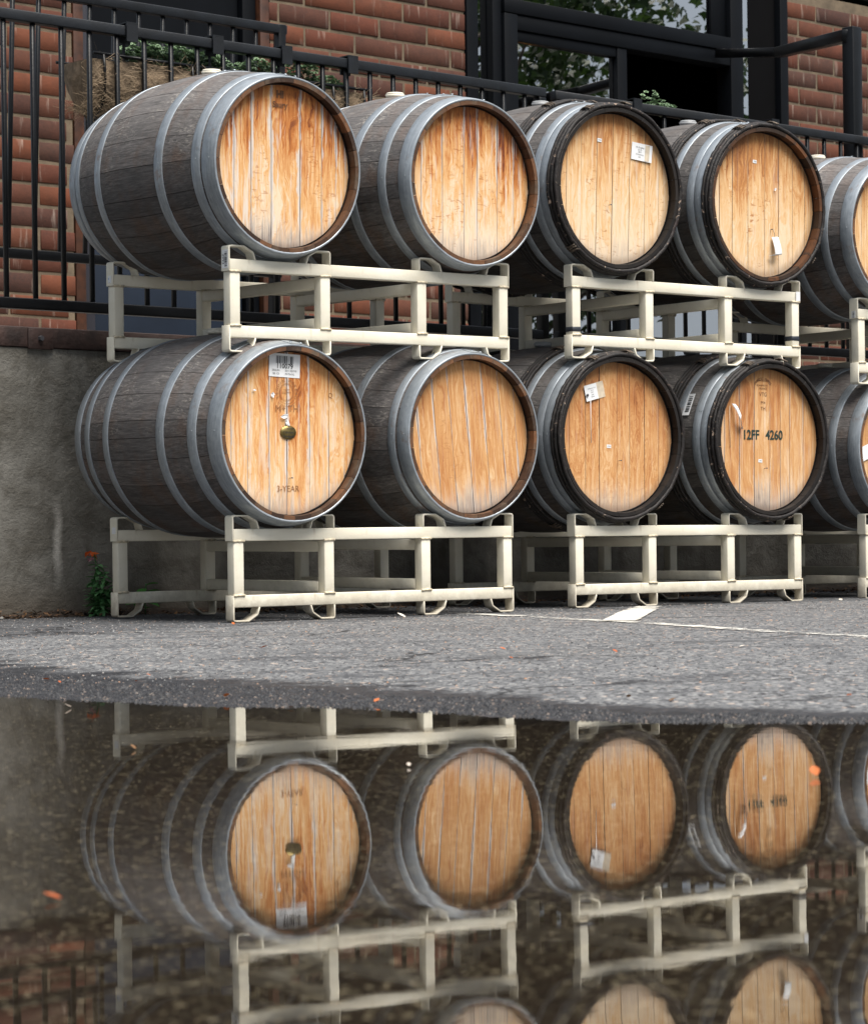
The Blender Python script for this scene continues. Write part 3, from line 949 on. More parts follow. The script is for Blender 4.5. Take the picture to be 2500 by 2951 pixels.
def beam(name, a, b, w, h, mat, fr):
    a, b = Vector(fr.L(a)), Vector(fr.L(b))
    v = (b - a); L = v.length
    me = box_mesh(name, (-w / 2, -h / 2, 0), (w / 2, h / 2, L), 0.003, 1, mat)
    o = put(name, me, fr.o, a)
    o.rotation_euler = v.to_track_quat('Z', 'Y').to_euler()
    return o



pa = w_at(2468, 92, D_RAIL + 0.05)
pf.box('post', (pa[0] - 0.055, D_RAIL + 0.03, 1.056), (pa[0] + 0.01, D_RAIL + 0.095, pa[2] + 0.02), M['black'], 0.003)
pb = w_at(2246, 150, W0 - 0.75)
beam('arm', (pa[0] - 0.05, D_RAIL + 0.06, pa[2] - 0.02), pb, 0.065, 0.055, M['black'], pf)
pc = w_at(2080, 152, W0 - 0.05)
beam('arm', pb, (pc[0], W0 - 0.03, pc[2]), 0.06, 0.05, M['black'], pf)

# ------------------------------------------------------------------ coir planters on the railing
def planter(label, s0, s1, fibres=5200, low=0.0):
    zt = 2.035 - low
    f = Frame('coir_planter', (s0 + s1) / 2, D_RAIL + 0.13, zt - 0.2, label, 'planter')
    bm = bmesh.new()
    n, k = 36, 12
    prof = []
    for i in range(k + 1):
        a = math.pi * i / k
        prof.append((-0.105 * math.cos(a), -0.175 * math.sin(a) ** 0.8 if 0 < i < k else 0.0))
    rows = []
    for j in range(n + 1):
        s = s0 + (s1 - s0) * j / n
        e = min(1.0, min(j, n - j) / 2.2 + 0.35)
        row = []
        for (dx, dz) in prof:
            nn = noise.noise(Vector((s * 9, dx * 22, dz * 22))) * 0.022 + noise.noise(Vector((s * 30, dx * 60, dz * 60))) * 0.008
            row.append(bm.verts.new(f.L((s + nn * 0.5, D_RAIL + 0.13 + dx * (0.75 + 0.25 * e) + nn * 0.6, zt + dz * e + nn * 0.5))))
        rows.append(row)
    for a, b in zip(rows, rows[1:]):
        for i in range(k):
            bm.faces.new((a[i], b[i], b[i + 1], a[i + 1]))
    bm.faces.new(rows[0]); bm.faces.new(rows[-1][::-1])
    put('coir_liner', mesh_of(bm, 'coir_liner', True, M['coir']), f.o)
    # loose fibres
    verts, faces = [], []
    for q in range(fibres):
        s = R.uniform(s0 - 0.005, s1 + 0.005)
        a = R.uniform(0.0, math.pi * 0.75)
        p = Vector(f.L((s, D_RAIL + 0.13 - 0.108 * math.cos(a), zt - 0.178 * math.sin(a) ** 0.8 + R.uniform(-0.004, 0.008))))
        dr = Vector((R.uniform(-1, 1), R.uniform(-0.35, 0.1), R.uniform(-1, 1))).normalized()
        cu = Vector((R.uniform(-1, 1), R.uniform(-0.6, 0.2), R.uniform(-1, 1))) * 0.6
        L = R.uniform(0.02, 0.055); w = R.uniform(0.0003, 0.0007)
        N = 5
        for i in range(N + 1):
            t_ = i / N
            c = p + dr * (L * t_) + cu * (L * t_ * t_) + Vector((0, -0.005 * math.sin(t_ * 3.1), 0))
            verts.append(c + Vector((0, 0, w))); verts.append(c - Vector((0, 0, w)))
            if i:
                b = len(verts)
                faces.append((b - 4, b - 3, b - 1, b - 2))
    me = bpy.data.meshes.new('coir_fibres'); me.from_pydata(verts, [], faces); me.materials.append(M['fibre'])
    put('coir_fibres', me, f.o, kind='stuff')
    # strap-iron cradle, its rim and the hooks over the rail
    bm = bmesh.new()
    for s in (s0 + 0.04, (s0 * 2 + s1) / 3, (s0 + s1 * 2) / 3, s1 - 0.04):
        pts_ = []
        for i in range(11):
            a = math.pi * i / 10
            pts_.append(f.L((s + 0.03 * math.sin(a) * (1 if i < 6 else 1), D_RAIL + 0.13 - 0.122 * math.cos(a), zt + 0.012 - 0.20 * math.sin(a) ** 0.85 if 0 < i < 10 else zt + 0.012)))
        add_tube(bm, pts_, 0.0055, 6)
    add_tube(bm, [f.L((s0, D_RAIL + 0.012, zt + 0.015)), f.L((s1, D_RAIL + 0.012, zt + 0.015))], 0.006, 6)
    add_tube(bm, [f.L((s0, D_RAIL + 0.25, zt + 0.015)), f.L((s1, D_RAIL + 0.25, zt + 0.015))], 0.006, 6)
    put('wire_cradle', mesh_of(bm, 'wire_cradle', True, M['black']), f.o)
    for s in (s0 + 0.14, s1 - 0.12):
        bm = bmesh.new()
        for lo, hi in (((s - 0.024, D_RAIL - 0.027, 2.098 ), (s + 0.024, D_RAIL - 0.0205, 2.162)), ((s - 0.024, D_RAIL - 0.027, 2.1625), (s + 0.024, D_RAIL + 0.027, 2.167)), ((s - 0.024, D_RAIL + 0.0205, 2.098), (s + 0.024, D_RAIL + 0.027, 2.162)), ((s - 0.006, D_RAIL + 0.0275, zt), (s + 0.006, D_RAIL + 0.030, 2.12))):
            add_box(bm, f.L(lo), f.L(hi))
        put('rail_hook', mesh_of(bm, 'rail_hook', mats=M['worn_black']), f.o)
    f.box('soil', (s0 + 0.02, D_RAIL + 0.05, zt - 0.03), (s1 - 0.02, D_RAIL + 0.21, zt - 0.004), M['soil'], 0.004)
    return f, zt


def sedum(label, s, d, z, size, n, tall=1.0, group=None):
    """fleshy rosettes on short stems, one clump"""
    verts, faces, tone = [], [], []
    for q in range(n):
        a = R.uniform(0, 6.283); rr = size * math.sqrt(R.random())
        h = size * tall * R.uniform(0.15, 1.0) * (1 - 0.5 * (rr / size) ** 2)
        c = Vector((rr * math.cos(a) * 1.5, rr * math.sin(a) * 0.8, h))
        tn = R.uniform(0.1, 0.9)
        up = Vector((R.uniform(-.5, .5), R.uniform(-.7, .2), 1)).normalized()
        for ring, (m_, L, el) in enumerate(((6, 0.0125, 0.25), (5, 0.0095, 0.75), (3, 0.006, 1.2))):
            for i in range(m_):
                b = 6.283 * i / m_ + ring * 0.5 + q
                t1 = up.orthogonal().normalized(); t2 = up.cross(t1)
                dr = (t1 * math.cos(b) + t2 * math.sin(b)) * math.cos(el) + up * math.sin(el)
                sd = up.cross(dr).normalized()
                k = len(verts)
                verts += [c, c + dr * L * .6 + sd * L * .42, c + dr * L * 1.1, c + dr * L * .6 - sd * L * .42]
                verts[-1] = verts[-1]
                faces.append((k, k + 1, k + 2, k + 3))
                tone += [tn * 0.5, tn, min(1, tn + 0.25), tn]
    me = bpy.data.meshes.new('sedum_plant'); me.from_pydata([tuple(v) for v in verts], [], faces)
    at = me.attributes.new('tone', 'FLOAT', 'POINT'); at.data.foreach_set('value', tone)
    me.materials.append(M['sedum'])
    o = put('sedum_plant', me)
    o.location = wp(s, d, z); o.rotation_euler = (0, 0, BETA)
    return tag(o, label, 'plant', group)


f1, zt = planter('coir-lined wire planter hanging behind the railing, left of the upper left barrel', 5.10, 5.74)
for i, (s, n_, sz) in enumerate(((5.36, 170, 0.07), (5.44, 200, 0.075), (5.52, 190, 0.07), (5.60, 200, 0.075), (5.68, 160, 0.065))):
    lb = ('grey-green sedum clump at the left end of the left coir planter', 'grey-green sedum clump second from left in the left coir planter',
          'grey-green sedum clump in the middle of the left coir planter', 'grey-green sedum clump fourth from left, above the upper left barrel',
          'grey-green sedum clump at the right end of the left coir planter')[i]
    sedum(lb, s, D_RAIL + 0.09, zt - 0.005, sz, int(n_ * 1.3), 1.45, 'sedum clumps in the coir planters')
f2, zt = planter('coir-lined wire planter hanging above the gap between the two left upper barrels', 5.80, 6.38)
for i, (s, n_, sz) in enumerate(((5.88, 190, 0.07), (6.10, 150, 0.05), (6.22, 150, 0.055))):
    lb = ('grey-green sedum clump over the top of the upper left barrel', 'tall sedum sprig rising above the rail right of the upper left barrel', 'grey-green sedum clump beside the second upper barrel')[i]
    sedum(lb, s, D_RAIL + 0.09, zt - 0.005, sz, int(n_ * 1.2), 1.45 if i != 1 else 3.2, 'sedum clumps in the coir planters')
f3, zt3 = planter('coir-lined planter on the right railing run behind the dark-rimmed upper barrels', 7.68, 8.82, 3200)
for i, (px, n_, sz, tl) in enumerate(((1672, 12, 0.025, 1.4), (1705, 8, 0.018, 1.2), (1760, 30, 0.036, 1.9), (1862, 60, 0.05, 3.6), (1902, 60, 0.045, 2.6), (1960, 14, 0.026, 1.4), (2022, 16, 0.026, 2.2))):
    lb = ('small sedum sprig at the left end of the right planter', 'tiny sedum sprig beside the left rail hook of the right planter', 'low sedum tuft left of the tallest sprig on the right railing',
          'tallest sedum sprig standing above the right railing', 'wide sedum clump just right of the tallest sprig', 'small sedum tuft right of the wide clump', 'lone upright sedum sprig at the right end of the right planter')[i]
    s = w_at(px, 300, D_RAIL + 0.1)[0]
    sedum(lb, s, D_RAIL + 0.07, 2.125, sz, n_, tl * 0.62, 'sedum sprigs above the right railing')

# ------------------------------------------------------------------ barrel racks
RW, RD, RH, T = 1.1295, 0.6906, 0.3352, 0.038
ZT, ZB = 0.2912, 0.0455      # top of top rail, bottom of bottom rail
POSTS = (0.0, 0.348, 0.7408, RW - T)
RACKS = {
    'A0': (-0.6238, 7.9674, 0.0635, 0.6669, 0.0024, 0.0064),
    'A1': (-0.6264, 7.9795, 0.9078, 0.6694, 0.0047, 0.0179),
    'B0': (0.4990, 9.0353, 0.0656, 0.6550, -0.0026, 0.0016),
    'B1': (0.4984, 9.0430, 0.9500, 0.6509, -0.0037, 0.0040),
    'C0': (1.6819, 9.9780, 0.0600, 0.6669, -0.0046, 0.0051),
    'C1': (1.6517, 9.9050, 0.8965, 0.6669, -0.0006, 0.0007),
}
RLABEL = {
    'A0': 'cream steel barrel rack on the ground at the left, under the labelled barrel',
    'A1': 'cream steel barrel rack of the left stack, upper one, barcode on its left leg',
    'B0': 'cream steel barrel rack on the ground in the middle stack, under dark-rimmed barrels',
    'B1': 'cream steel barrel rack with black tape bands, upper one of the middle stack',
    'C0': 'cream steel barrel rack on the ground, cut off by the right edge',
    'C1': 'cream steel barrel rack cut off by the right edge, upper one',
}


def rack_matrix(n):
    x, y, z, a, tu, tv = RACKS[n]
    u = Vector((math.cos(a), math.sin(a), tu)).normalized()
    v = Vector((-math.sin(a), math.cos(a), tv))
    w = u.cross(v).normalized(); v = w.cross(u)
    return Matrix(((u.x, v.x, w.x, x), (u.y, v.y, w.y, y), (u.z, v.z, w.z, z), (0, 0, 0, 1)))


def strap_loop(kind, flip, up):
    """bent flat bar: rises, runs level, slants, and drops to the rail. In the rail's plane (x, z); width along y"""
    th, wd = 0.0052, 0.041
    w = 0.0977
    if up:
        pr = [(0.0, 0.0), (0.0, 0.036), (0.0035, 0.0415), (0.0085, 0.0437), (0.0535, 0.0437), (0.0865, 0.0265), (0.0905, 0.022), (w, 0.0)]
    else:
        pr = [(0.0, 0.0), (0.0, -0.0375), (0.0035, -0.0435), (0.0085, -0.0455), (0.0545, -0.0455), (0.0865, -0.0265), (0.0905, -0.022), (w, 0.0)]
    if kind == 'end':     # leg runs down over the rail's end to its far edge
        pr[0] = (0.0, -T if up else T)
        dx = -0.0052
        pr = [(max(p[0] + dx, dx) if i < 3 else p[0], p[1]) for i, p in enumerate(pr)]
        pr[1] = (dx, pr[1][1]); pr[0] = (dx, pr[0][1]); pr[2] = (dx + 0.0035, pr[2][1])
    bm = bmesh.new()
    P = [Vector((p[0], 0, p[1])) for p in pr]
    nrm = []
    for i in range(len(P)):
        t = (P[min(i + 1, len(P) - 1)] - P[max(i - 1, 0)]).normalized()
        nn = Vector((t.z, 0, -t.x)) if up else Vector((-t.z, 0, t.x))
        nrm.append(nn)
    rows = []
    for p, nn in zip(P, nrm):
        q = p + nn * th
        rows.append([bm.verts.new((p.x, -0.0015, p.z)), bm.verts.new((p.x, wd, p.z)), bm.verts.new((q.x, wd, q.z)), bm.verts.new((q.x, -0.0015, q.z))])
    for a, b in zip(rows, rows[1:]):
        for k in range(4):
            bm.faces.new((a[k], a[(k + 1) % 4], b[(k + 1) % 4], b[k]))
    bm.faces.new(rows[0][::-1]); bm.faces.new(rows[-1])
    if flip:
        for v in bm.verts: v.co.x = -v.co.x
    bmesh.ops.recalc_face_normals(bm, faces=bm.faces)
    bmesh.ops.bevel(bm, geom=list(bm.edges), offset=0.0008, segments=1, affect='EDGES')
    me = mesh_of(bm, 'saddle_strap', True, M['cream'])
    try: me.set_sharp_from_angle(angle=math.radians(45))
    except Exception: pass
    return me


RACKM = {
    'rail': box_mesh('rail', (0, 0, 0), (RW, T, T), 0.0030, 2, M['cream']),
    'post': box_mesh('post', (0, 0, 0), (T, T, ZT - T - ZB - T), 0.0030, 2, M['cream']),
    'beam': box_mesh('cross_beam', (0, 0, 0), (T, RD - T, 0.036), 0.004, 2, M['cream']),
}
for kd in ('end', 'mid'):
    for fl in (0, 1):
        for up in (0, 1):
            RACKM[(kd, fl, up)] = strap_loop(kd, fl, up)


def bead_mesh(w):
    bm = bmesh.new()
    pts_ = [(x, -0.0005, R.uniform(-0.001, 0.001)) for x in [-0.002 + (w + 0.004) * i / 7 for i in range(8)]]
    add_tube(bm, pts_, 0.0042, 6)
    return mesh_of(bm, 'weld_bead', True, M['weld'])


BEADS = [bead_mesh(T) for _ in range(3)]


def make_rack():
    o = empty('barrel_rack')
    o['label'] = RLABEL['A0']; o['category'] = 'barrel rack'; o['group'] = 'cream steel barrel racks'
    for y in (0.0, RD):
        put('rail', RACKM['rail'], o, (0, y, ZT - T))
        put('rail', RACKM['rail'], o, (0, y, ZB))
        for p in POSTS:
            put('post', RACKM['post'], o, (p, y, ZB + T))
            put('weld_bead', BEADS[R.randrange(3)], o, (p, y, ZB + T))
            put('weld_bead', BEADS[R.randrange(3)], o, (p, y, ZT - T))
        for up, z in ((1, ZT), (0, ZB)):
            put('saddle_strap', RACKM[('end', 0, up)], o, (0, y, z))
            put('saddle_strap', RACKM[('mid', 1, up)], o, (0.3868 + 0.001, y, z))
            put('saddle_strap', RACKM[('mid', 0, up)], o, (0.7470, y, z))
            put('saddle_strap', RACKM[('end', 1, up)], o, (RW, y, z))
    for p in POSTS[1:3]:
        put('cross_beam', RACKM['beam'], o, (p, T, ZT - T - 0.038))
        put('cross_beam', RACKM['beam'], o, (p, T, ZB + T + 0.001))
    return o


rack0 = make_rack()
RK = {}
for i, n in enumerate(RACKS):
    if i == 0:
        o = rack0
    else:
        o = rack0.copy(); COL.objects.link(o)
        for ch in list(rack0.children):
            c = ch.copy(); COL.objects.link(c); c.parent = o
    o.matrix_world = rack_matrix(n)
    o['label'] = RLABEL[n]
    RK[n] = o


# writing -----------------------------------------------------------
def text_mesh(s, size, mat, font_name='lettering', align='CENTER', squeeze=1.0, bold=0.0):
    cu = bpy.data.curves.new('txt', 'FONT')
    cu.body = s; cu.size = size; cu.align_x = align; cu.align_y = 'CENTER'
    cu.resolution_u = 3
    cu.offset = bold
    cu.space_line = 1.0
    ob = bpy.data.objects.new('txt', cu)
    COL.objects.link(ob)
    dg = bpy.context.evaluated_depsgraph_get()
    me = bpy.data.meshes.new_from_object(ob.evaluated_get(dg))
    bpy.data.objects.remove(ob); bpy.data.curves.remove(cu)
    me.name = font_name
    for v in me.vertices: v.co.x *= squeeze
    me.materials.clear(); me.materials.append(mat)
    return me


def barcode_mesh(w, h, n, mat, seed):
    rr = random.Random(seed)
    bm = bmesh.new()
    x = -w / 2
    while x < w / 2:
        b = w / n * rr.choice((0.5, 1, 1.6))
        vs_ = [bm.verts.new(p) for p in ((x, -h / 2, 0), (x + b, -h / 2, 0), (x + b, h / 2, 0), (x, h / 2, 0))]
        bm.faces.new(vs_)
        x += b + w / n * rr.choice((0.5, 0.9, 1.4))
    return mesh_of(bm, 'barcode', mats=mat)


def quad_xz(name, w, h, mat, th=0.0006, curl=0.0):
    """thin sheet standing in the x-z plane, facing -y"""
    bm = bmesh.new()
    N = 6
    rows = []
    for j in range(N + 1):
        row = []
        for i in range(N + 1):
            x = -w / 2 + w * i / N; z = -h / 2 + h * j / N
            y = -curl * ((i / N) ** 2) * w
            row.append(bm.verts.new((x, y, z)))
        rows.append(row)
    for j in range(N):
        for i in range(N):
            bm.faces.new((rows[j][i], rows[j][i + 1], rows[j + 1][i + 1], rows[j + 1][i]))
    bm.normal_update(); bmesh.ops.solidify(bm, geom=list(bm.faces), thickness=th)
    return mesh_of(bm, name, mats=mat)


FACE = Matrix.Rotation(math.pi / 2, 4, 'X')       # xy text -> x-z plane facing -y


def stick(name, me, parent, x, y, z, rot=0.0, kind=None, facing=FACE):
    o = put(name, me, parent)
    o.matrix_local = Matrix.Translation((x, y, z)) @ Matrix.Rotation(rot, 4, 'Y') @ facing
    return o


def stick_q(name, me, parent, x, y, z, rot=0.0):
    o = put(name, me, parent)
    o.matrix_local = Matrix.Translation((x, y, z)) @ Matrix.Rotation(rot, 4, 'Y')
    return o


# labels and tape on racks
SIDE = Matrix.Rotation(-math.pi / 2, 4, 'Z')


def side_label(rk, y, z, w, h):
    o = put('sticker', quad_xz('sticker', w, h, M['paper']), RK[rk])
    o.matrix_local = Matrix.Translation((-0.0061, y, z)) @ Matrix.Rotation(-math.pi / 2, 4, 'Z')
    return o


lb = side_label('A1', 0.0195, 0.291, 0.034, 0.058)
o = stick('barcode', barcode_mesh(0.044, 0.013, 22, M['ink'], 3), lb, 0.006, -0.0005, 0.0, math.pi / 2)
o = stick('number', text_mesh('2993', 0.017, M['ink']), lb, -0.0085, -0.0005, 0.0, math.pi / 2)
lb = put('sticker', quad_xz('sticker', 0.020, 0.024, M['paper']), RK['A1'])
lb.matrix_local = Matrix.Translation((-0.0061, RD + 0.019, 0.275)) @ Matrix.Rotation(-math.pi / 2, 4, 'Z')
stick('blue_mark', barcode_mesh(0.007, 0.006, 1, M['blue_print'], 4), lb, -0.003, -0.0005, 0.002)
stick('lettering', text_mesh('....', 0.010, M['ink']), lb, 0.0, -0.0005, -0.008)
lb = put('sticker', quad_xz('sticker', 0.022, 0.022, M['paper']), RK['A0'])
lb.matrix_local = Matrix.Translation((-0.0061, RD + 0.016, 0.289)) @ Matrix.Rotation(-math.pi / 2, 4, 'Z')
lb = put('sticker', quad_xz('sticker', 0.020, 0.027, M['paper']), RK['C1'])
lb.matrix_local = Matrix.Translation((-0.0061, 0.019, 0.270)) @ Matrix.Rotation(-math.pi / 2, 4, 'Z')
stick('barcode', barcode_mesh(0.020, 0.009, 14, M['ink'], 9), lb, 0.0, -0.0005, 0.0, math.pi / 2)
lb = put('sticker', quad_xz('sticker', 0.022, 0.035, M['paper'], 0.0006), RK['B1'])
lb.matrix_local = Matrix.Translation((RW - 0.008, -0.0035, 0.275))
for (x0, z) in ((0.0, 0.103), (RW - T, 0.115)):
    put('tape_band', box_mesh('tape_band', (x0 - 0.0012, -0.0012, z - 0.0095), (x0 + T + 0.0012, T + 0.0012, z + 0.0095), 0.002, 1, M['tape'], 0.0005), RK['B1'])

# ------------------------------------------------------------------ barrels
BLEN = 0.88


def prof(t, rh, rb):
    s = 2 * t - 1
    return rh + (rb - rh) * (1 - s * s)


def stave_mesh(a0, a1, rh, rb, th, mo, mi, dr):
    """curved stave between angles a0..a1; y along the barrel, z up from the axis"""
    bm = bmesh.new()
    NL, NA = 18, 3
    ts = [0.0, 0.018] + [0.018 + (1 - 0.036) * i / (NL - 2) for i in range(1, NL - 2)] + [0.982, 1.0]
    O, I = [], []
    for t in ts:
        ro = prof(t, rh, rb) + dr
        ri = ro - th
        if t in (0.0, 1.0):
            ro -= 0.003; ri += 0.006      # chime bevels
        orow, irow = [], []
        for k in range(NA + 1):
            f = k / NA
            a = a0 + (a1 - a0) * f
            sag = 0.0
            orow.append(bm.verts.new(((ro - sag) * math.sin(a), t * BLEN, (ro - sag) * math.cos(a))))
            irow.append(bm.verts.new((ri * math.sin(a), t * BLEN, ri * math.cos(a))))
        O.append(orow); I.append(irow)

    def F(vs_, mi_, sm):
        f = bm.faces.new(vs_); f.material_index = mi_; f.smooth = sm
    n = len(ts)
    for j in range(n - 1):
        for k in range(NA):
            F((O[j][k], O[j][k + 1], O[j + 1][k + 1], O[j + 1][k]), 0, True)
            F((I[j][k], I[j + 1][k], I[j + 1][k + 1], I[j][k + 1]), 1, True)
        F((O[j][0], O[j + 1][0], I[j + 1][0], I[j][0]), 0, False)
        F((O[j][NA], I[j][NA], I[j + 1][NA], O[j + 1][NA]), 0, False)
    for k in range(NA):
        F((O[0][k], I[0][k], I[0][k + 1], O[0][k + 1]), 1, False)
        F((O[-1][k], O[-1][k + 1], I[-1][k + 1], I[-1][k]), 1, False)
    bmesh.ops.recalc_face_normals(bm, faces=bm.faces)
    me = bpy.data.meshes.new('stave')
    bm.to_mesh(me); bm.free()
    me.set_sharp_from_angle(angle=math.radians(40))
    me.materials.append(mo); me.materials.append(mi)
    return me


def hoop_mesh(v0, v1, rh, rb, seam_ang, rivets=True, th=0.0022):
    bm = bmesh.new()
    N = 96
    rings = []
    ys = [v0, v0 + 0.0012, (v0 + v1) / 2, v1 - 0.0012, v1]
    for i, y in enumerate(ys):
        r = prof(y / BLEN, rh, rb) + 0.0008
        h = th if 0 < i < len(ys) - 1 else th * 0.55
        if i == 2: h += 0.0006
        rings.append([bm.verts.new(((r + h + noise.noise(Vector((math.cos(6.283 * k / N) * 2, math.sin(6.283 * k / N) * 2, y * 9))) * 0.0006) * math.sin(2 * math.pi * k / N), y, (r + h) * math.cos(2 * math.pi * k / N))) for k in range(N)])
    # inner edge rings
    for y in (v1, v0):
        r = prof(y / BLEN, rh, rb) - 0.004
        rings.append([bm.verts.new((r * math.sin(2 * math.pi * k / N), y, r * math.cos(2 * math.pi * k / N))) for k in range(N)])
    M_ = len(rings)
    for j in range(M_):
        a, b = rings[j], rings[(j + 1) % M_]
        for k in range(N):
            f = bm.faces.new((a[k], b[k], b[(k + 1) % N], a[(k + 1) % N]))
            f.smooth = True
    # overlapped seam plate with its rivets
    yc = (v0 + v1) / 2
    r = prof(yc / BLEN, rh, rb) + 0.0008 + th
    w = v1 - v0
    segs = 6
    arc = 0.075 / r
    for sgn in (0,):
        prow = []
        for i in range(segs + 1):
            a = seam_ang + arc * i / segs
            row = []
            for y in (v0 + 0.0008, v1 - 0.0008):
                rr_ = prof(y / BLEN, rh, rb) + 0.0008 + th + 0.0018
                row.append(bm.verts.new((rr_ * math.sin(a), y, rr_ * math.cos(a))))
            prow.append(row)
        for a_, b_ in zip(prow, prow[1:]):
            bm.faces.new((a_[0], a_[1], b_[1], b_[0]))
        # thickness edge of the lap
        for row, a in ((prow[0], seam_ang), (prow[-1], seam_ang + arc)):
            lo = []
            for y in (v0 + 0.0008, v1 - 0.0008):
                rr_ = prof(y / BLEN, rh, rb) + 0.0004 + th * 0.5
                lo.append(bm.verts.new((rr_ * math.sin(a), y, rr_ * math.cos(a))))
            bm.faces.new((row[0], row[1], lo[1], lo[0]))
    if rivets:
        for a in (seam_ang + arc * 0.25, seam_ang + arc * 0.75):
            p = Vector(((r + 0.0022) * math.sin(a), yc, (r + 0.0022) * math.cos(a)))
            nrm = Vector((math.sin(a), 0, math.cos(a)))
            mt = Matrix.Translation(p) @ nrm.to_track_quat('Z', 'Y').to_matrix().to_4x4() @ Matrix.Diagonal((1, 1, 0.6, 1))
            bmesh.ops.create_uvsphere(bm, u_segments=8, v_segments=6, radius=0.0048, matrix=mt)
        # a small hoop nail low on the left flank
        a = -math.pi / 2 + 0.02
        p = Vector(((r) * math.sin(a), yc - w * 0.1, (r) * math.cos(a)))
        bmesh.ops.create_uvsphere(bm, u_segments=6, v_segments=4, radius=0.0018, matrix=Matrix.Translation(p))
    bmesh.ops.recalc_face_normals(bm, faces=bm.faces)
    return mesh_of(bm, 'steel_hoop', mats=M['galv'])


def wood_hoop_mesh(v, r0, rad, seed):
    bm = bmesh.new()
    N, S = 110, 8
    rings = []
    for k in range(N):
        a = 2 * math.pi * k / N
        nn = noise.noise(Vector((math.cos(a) * 5 + seed, math.sin(a) * 5, seed))) * 0.0028 + noise.noise(Vector((math.cos(a) * 26 + seed, math.sin(a) * 26, seed))) * 0.0028
        cy = v + noise.noise(Vector((math.cos(a) * 3, math.sin(a) * 3 + seed, 3))) * 0.003
        ring = []
        for s in range(S):
            b = 2 * math.pi * s / S
            rr_ = r0 + nn + rad * math.cos(b) * 0.95
            ring.append(bm.verts.new((rr_ * math.sin(a), cy + rad * 1.0 * math.sin(b), rr_ * math.cos(a))))
        rings.append(ring)
    for k in range(N):
        A, B = rings[k], rings[(k + 1) % N]
        for s in range(S):
            bm.faces.new((A[s], B[s], B[(s + 1) % S], A[(s + 1) % S]))
    bmesh.ops.recalc_face_normals(bm, faces=bm.faces)
    return mesh_of(bm, 'wooden_hoop', True, M['bark'])


def binding_mesh(v0, v1, r0, ang, turns=5):
    bm = bmesh.new()
    for i in range(turns):
        a = ang + (i - turns / 2) * 0.016 + R.uniform(-0.004, 0.004)
        pts_ = []
        for k in range(9):
            f = k / 8
            y = v0 + (v1 - v0) * f
            rr_ = r0 + 0.009 * math.sin(math.pi * f) + R.uniform(-0.001, 0.001)
            a2 = a + 0.02 * (f - 0.5) * (1 if i % 2 else -1)
            pts_.append((rr_ * math.sin(a2), y, rr_ * math.cos(a2)))
        add_tube(bm, pts_, 0.0026, 5)
    return mesh_of(bm, 'withy_binding', True, M['binding'])


def head_planks(parent, ri, y, widths, tilt, mat, seed):
    """oak head made of planks cut to the circle; tiny joints between them"""
    tot = sum(widths)
    x = -ri
    for i, w in enumerate(widths):
        w = w / tot * 2 * ri
        x0, x1 = x + 0.0005, x + w - 0.0005
        x += w
        lo, hi = [], []
        N = 7
        for k in range(N + 1):
            xx = x0 + (x1 - x0) * k / N
            xx_c = max(-ri * 0.9995, min(ri * 0.9995, xx))
            h = math.sqrt(max(ri * ri - xx_c * xx_c, 1e-8))
            lo.append((xx_c, -h)); hi.append((xx_c, h))
        bm = bmesh.new()
        uvl = bm.loops.layers.uv.new('UVMap')
        dy = R.uniform(-0.0007, 0.0007)
        front = [bm.verts.new((p[0], dy, p[1])) for p in lo + hi[::-1]]
        back = [bm.verts.new((p[0], 0.018, p[1])) for p in lo + hi[::-1]]
        n = len(front)
        bm.faces.new(front)
        bm.faces.new(back[::-1])
        for k in range(n):
            bm.faces.new((front[k], back[k], back[(k + 1) % n], front[(k + 1) % n]))
        bmesh.ops.recalc_face_normals(bm, faces=bm.faces)
        for f in bm.faces:
            for l in f.loops:
                l[uvl].uv = ((l.vert.co.x - x0) / max(1e-4, x1 - x0), l.vert.co.z)
        me = mesh_of(bm, 'head_plank', mats=mat)
        o = put('head_plank', me, parent)
        # object frame shares the head's centre so stains run down across the planks
        o.matrix_local = Matrix.Translation((0, y, 0)) @ Matrix.Rotation(tilt, 4, 'Y')


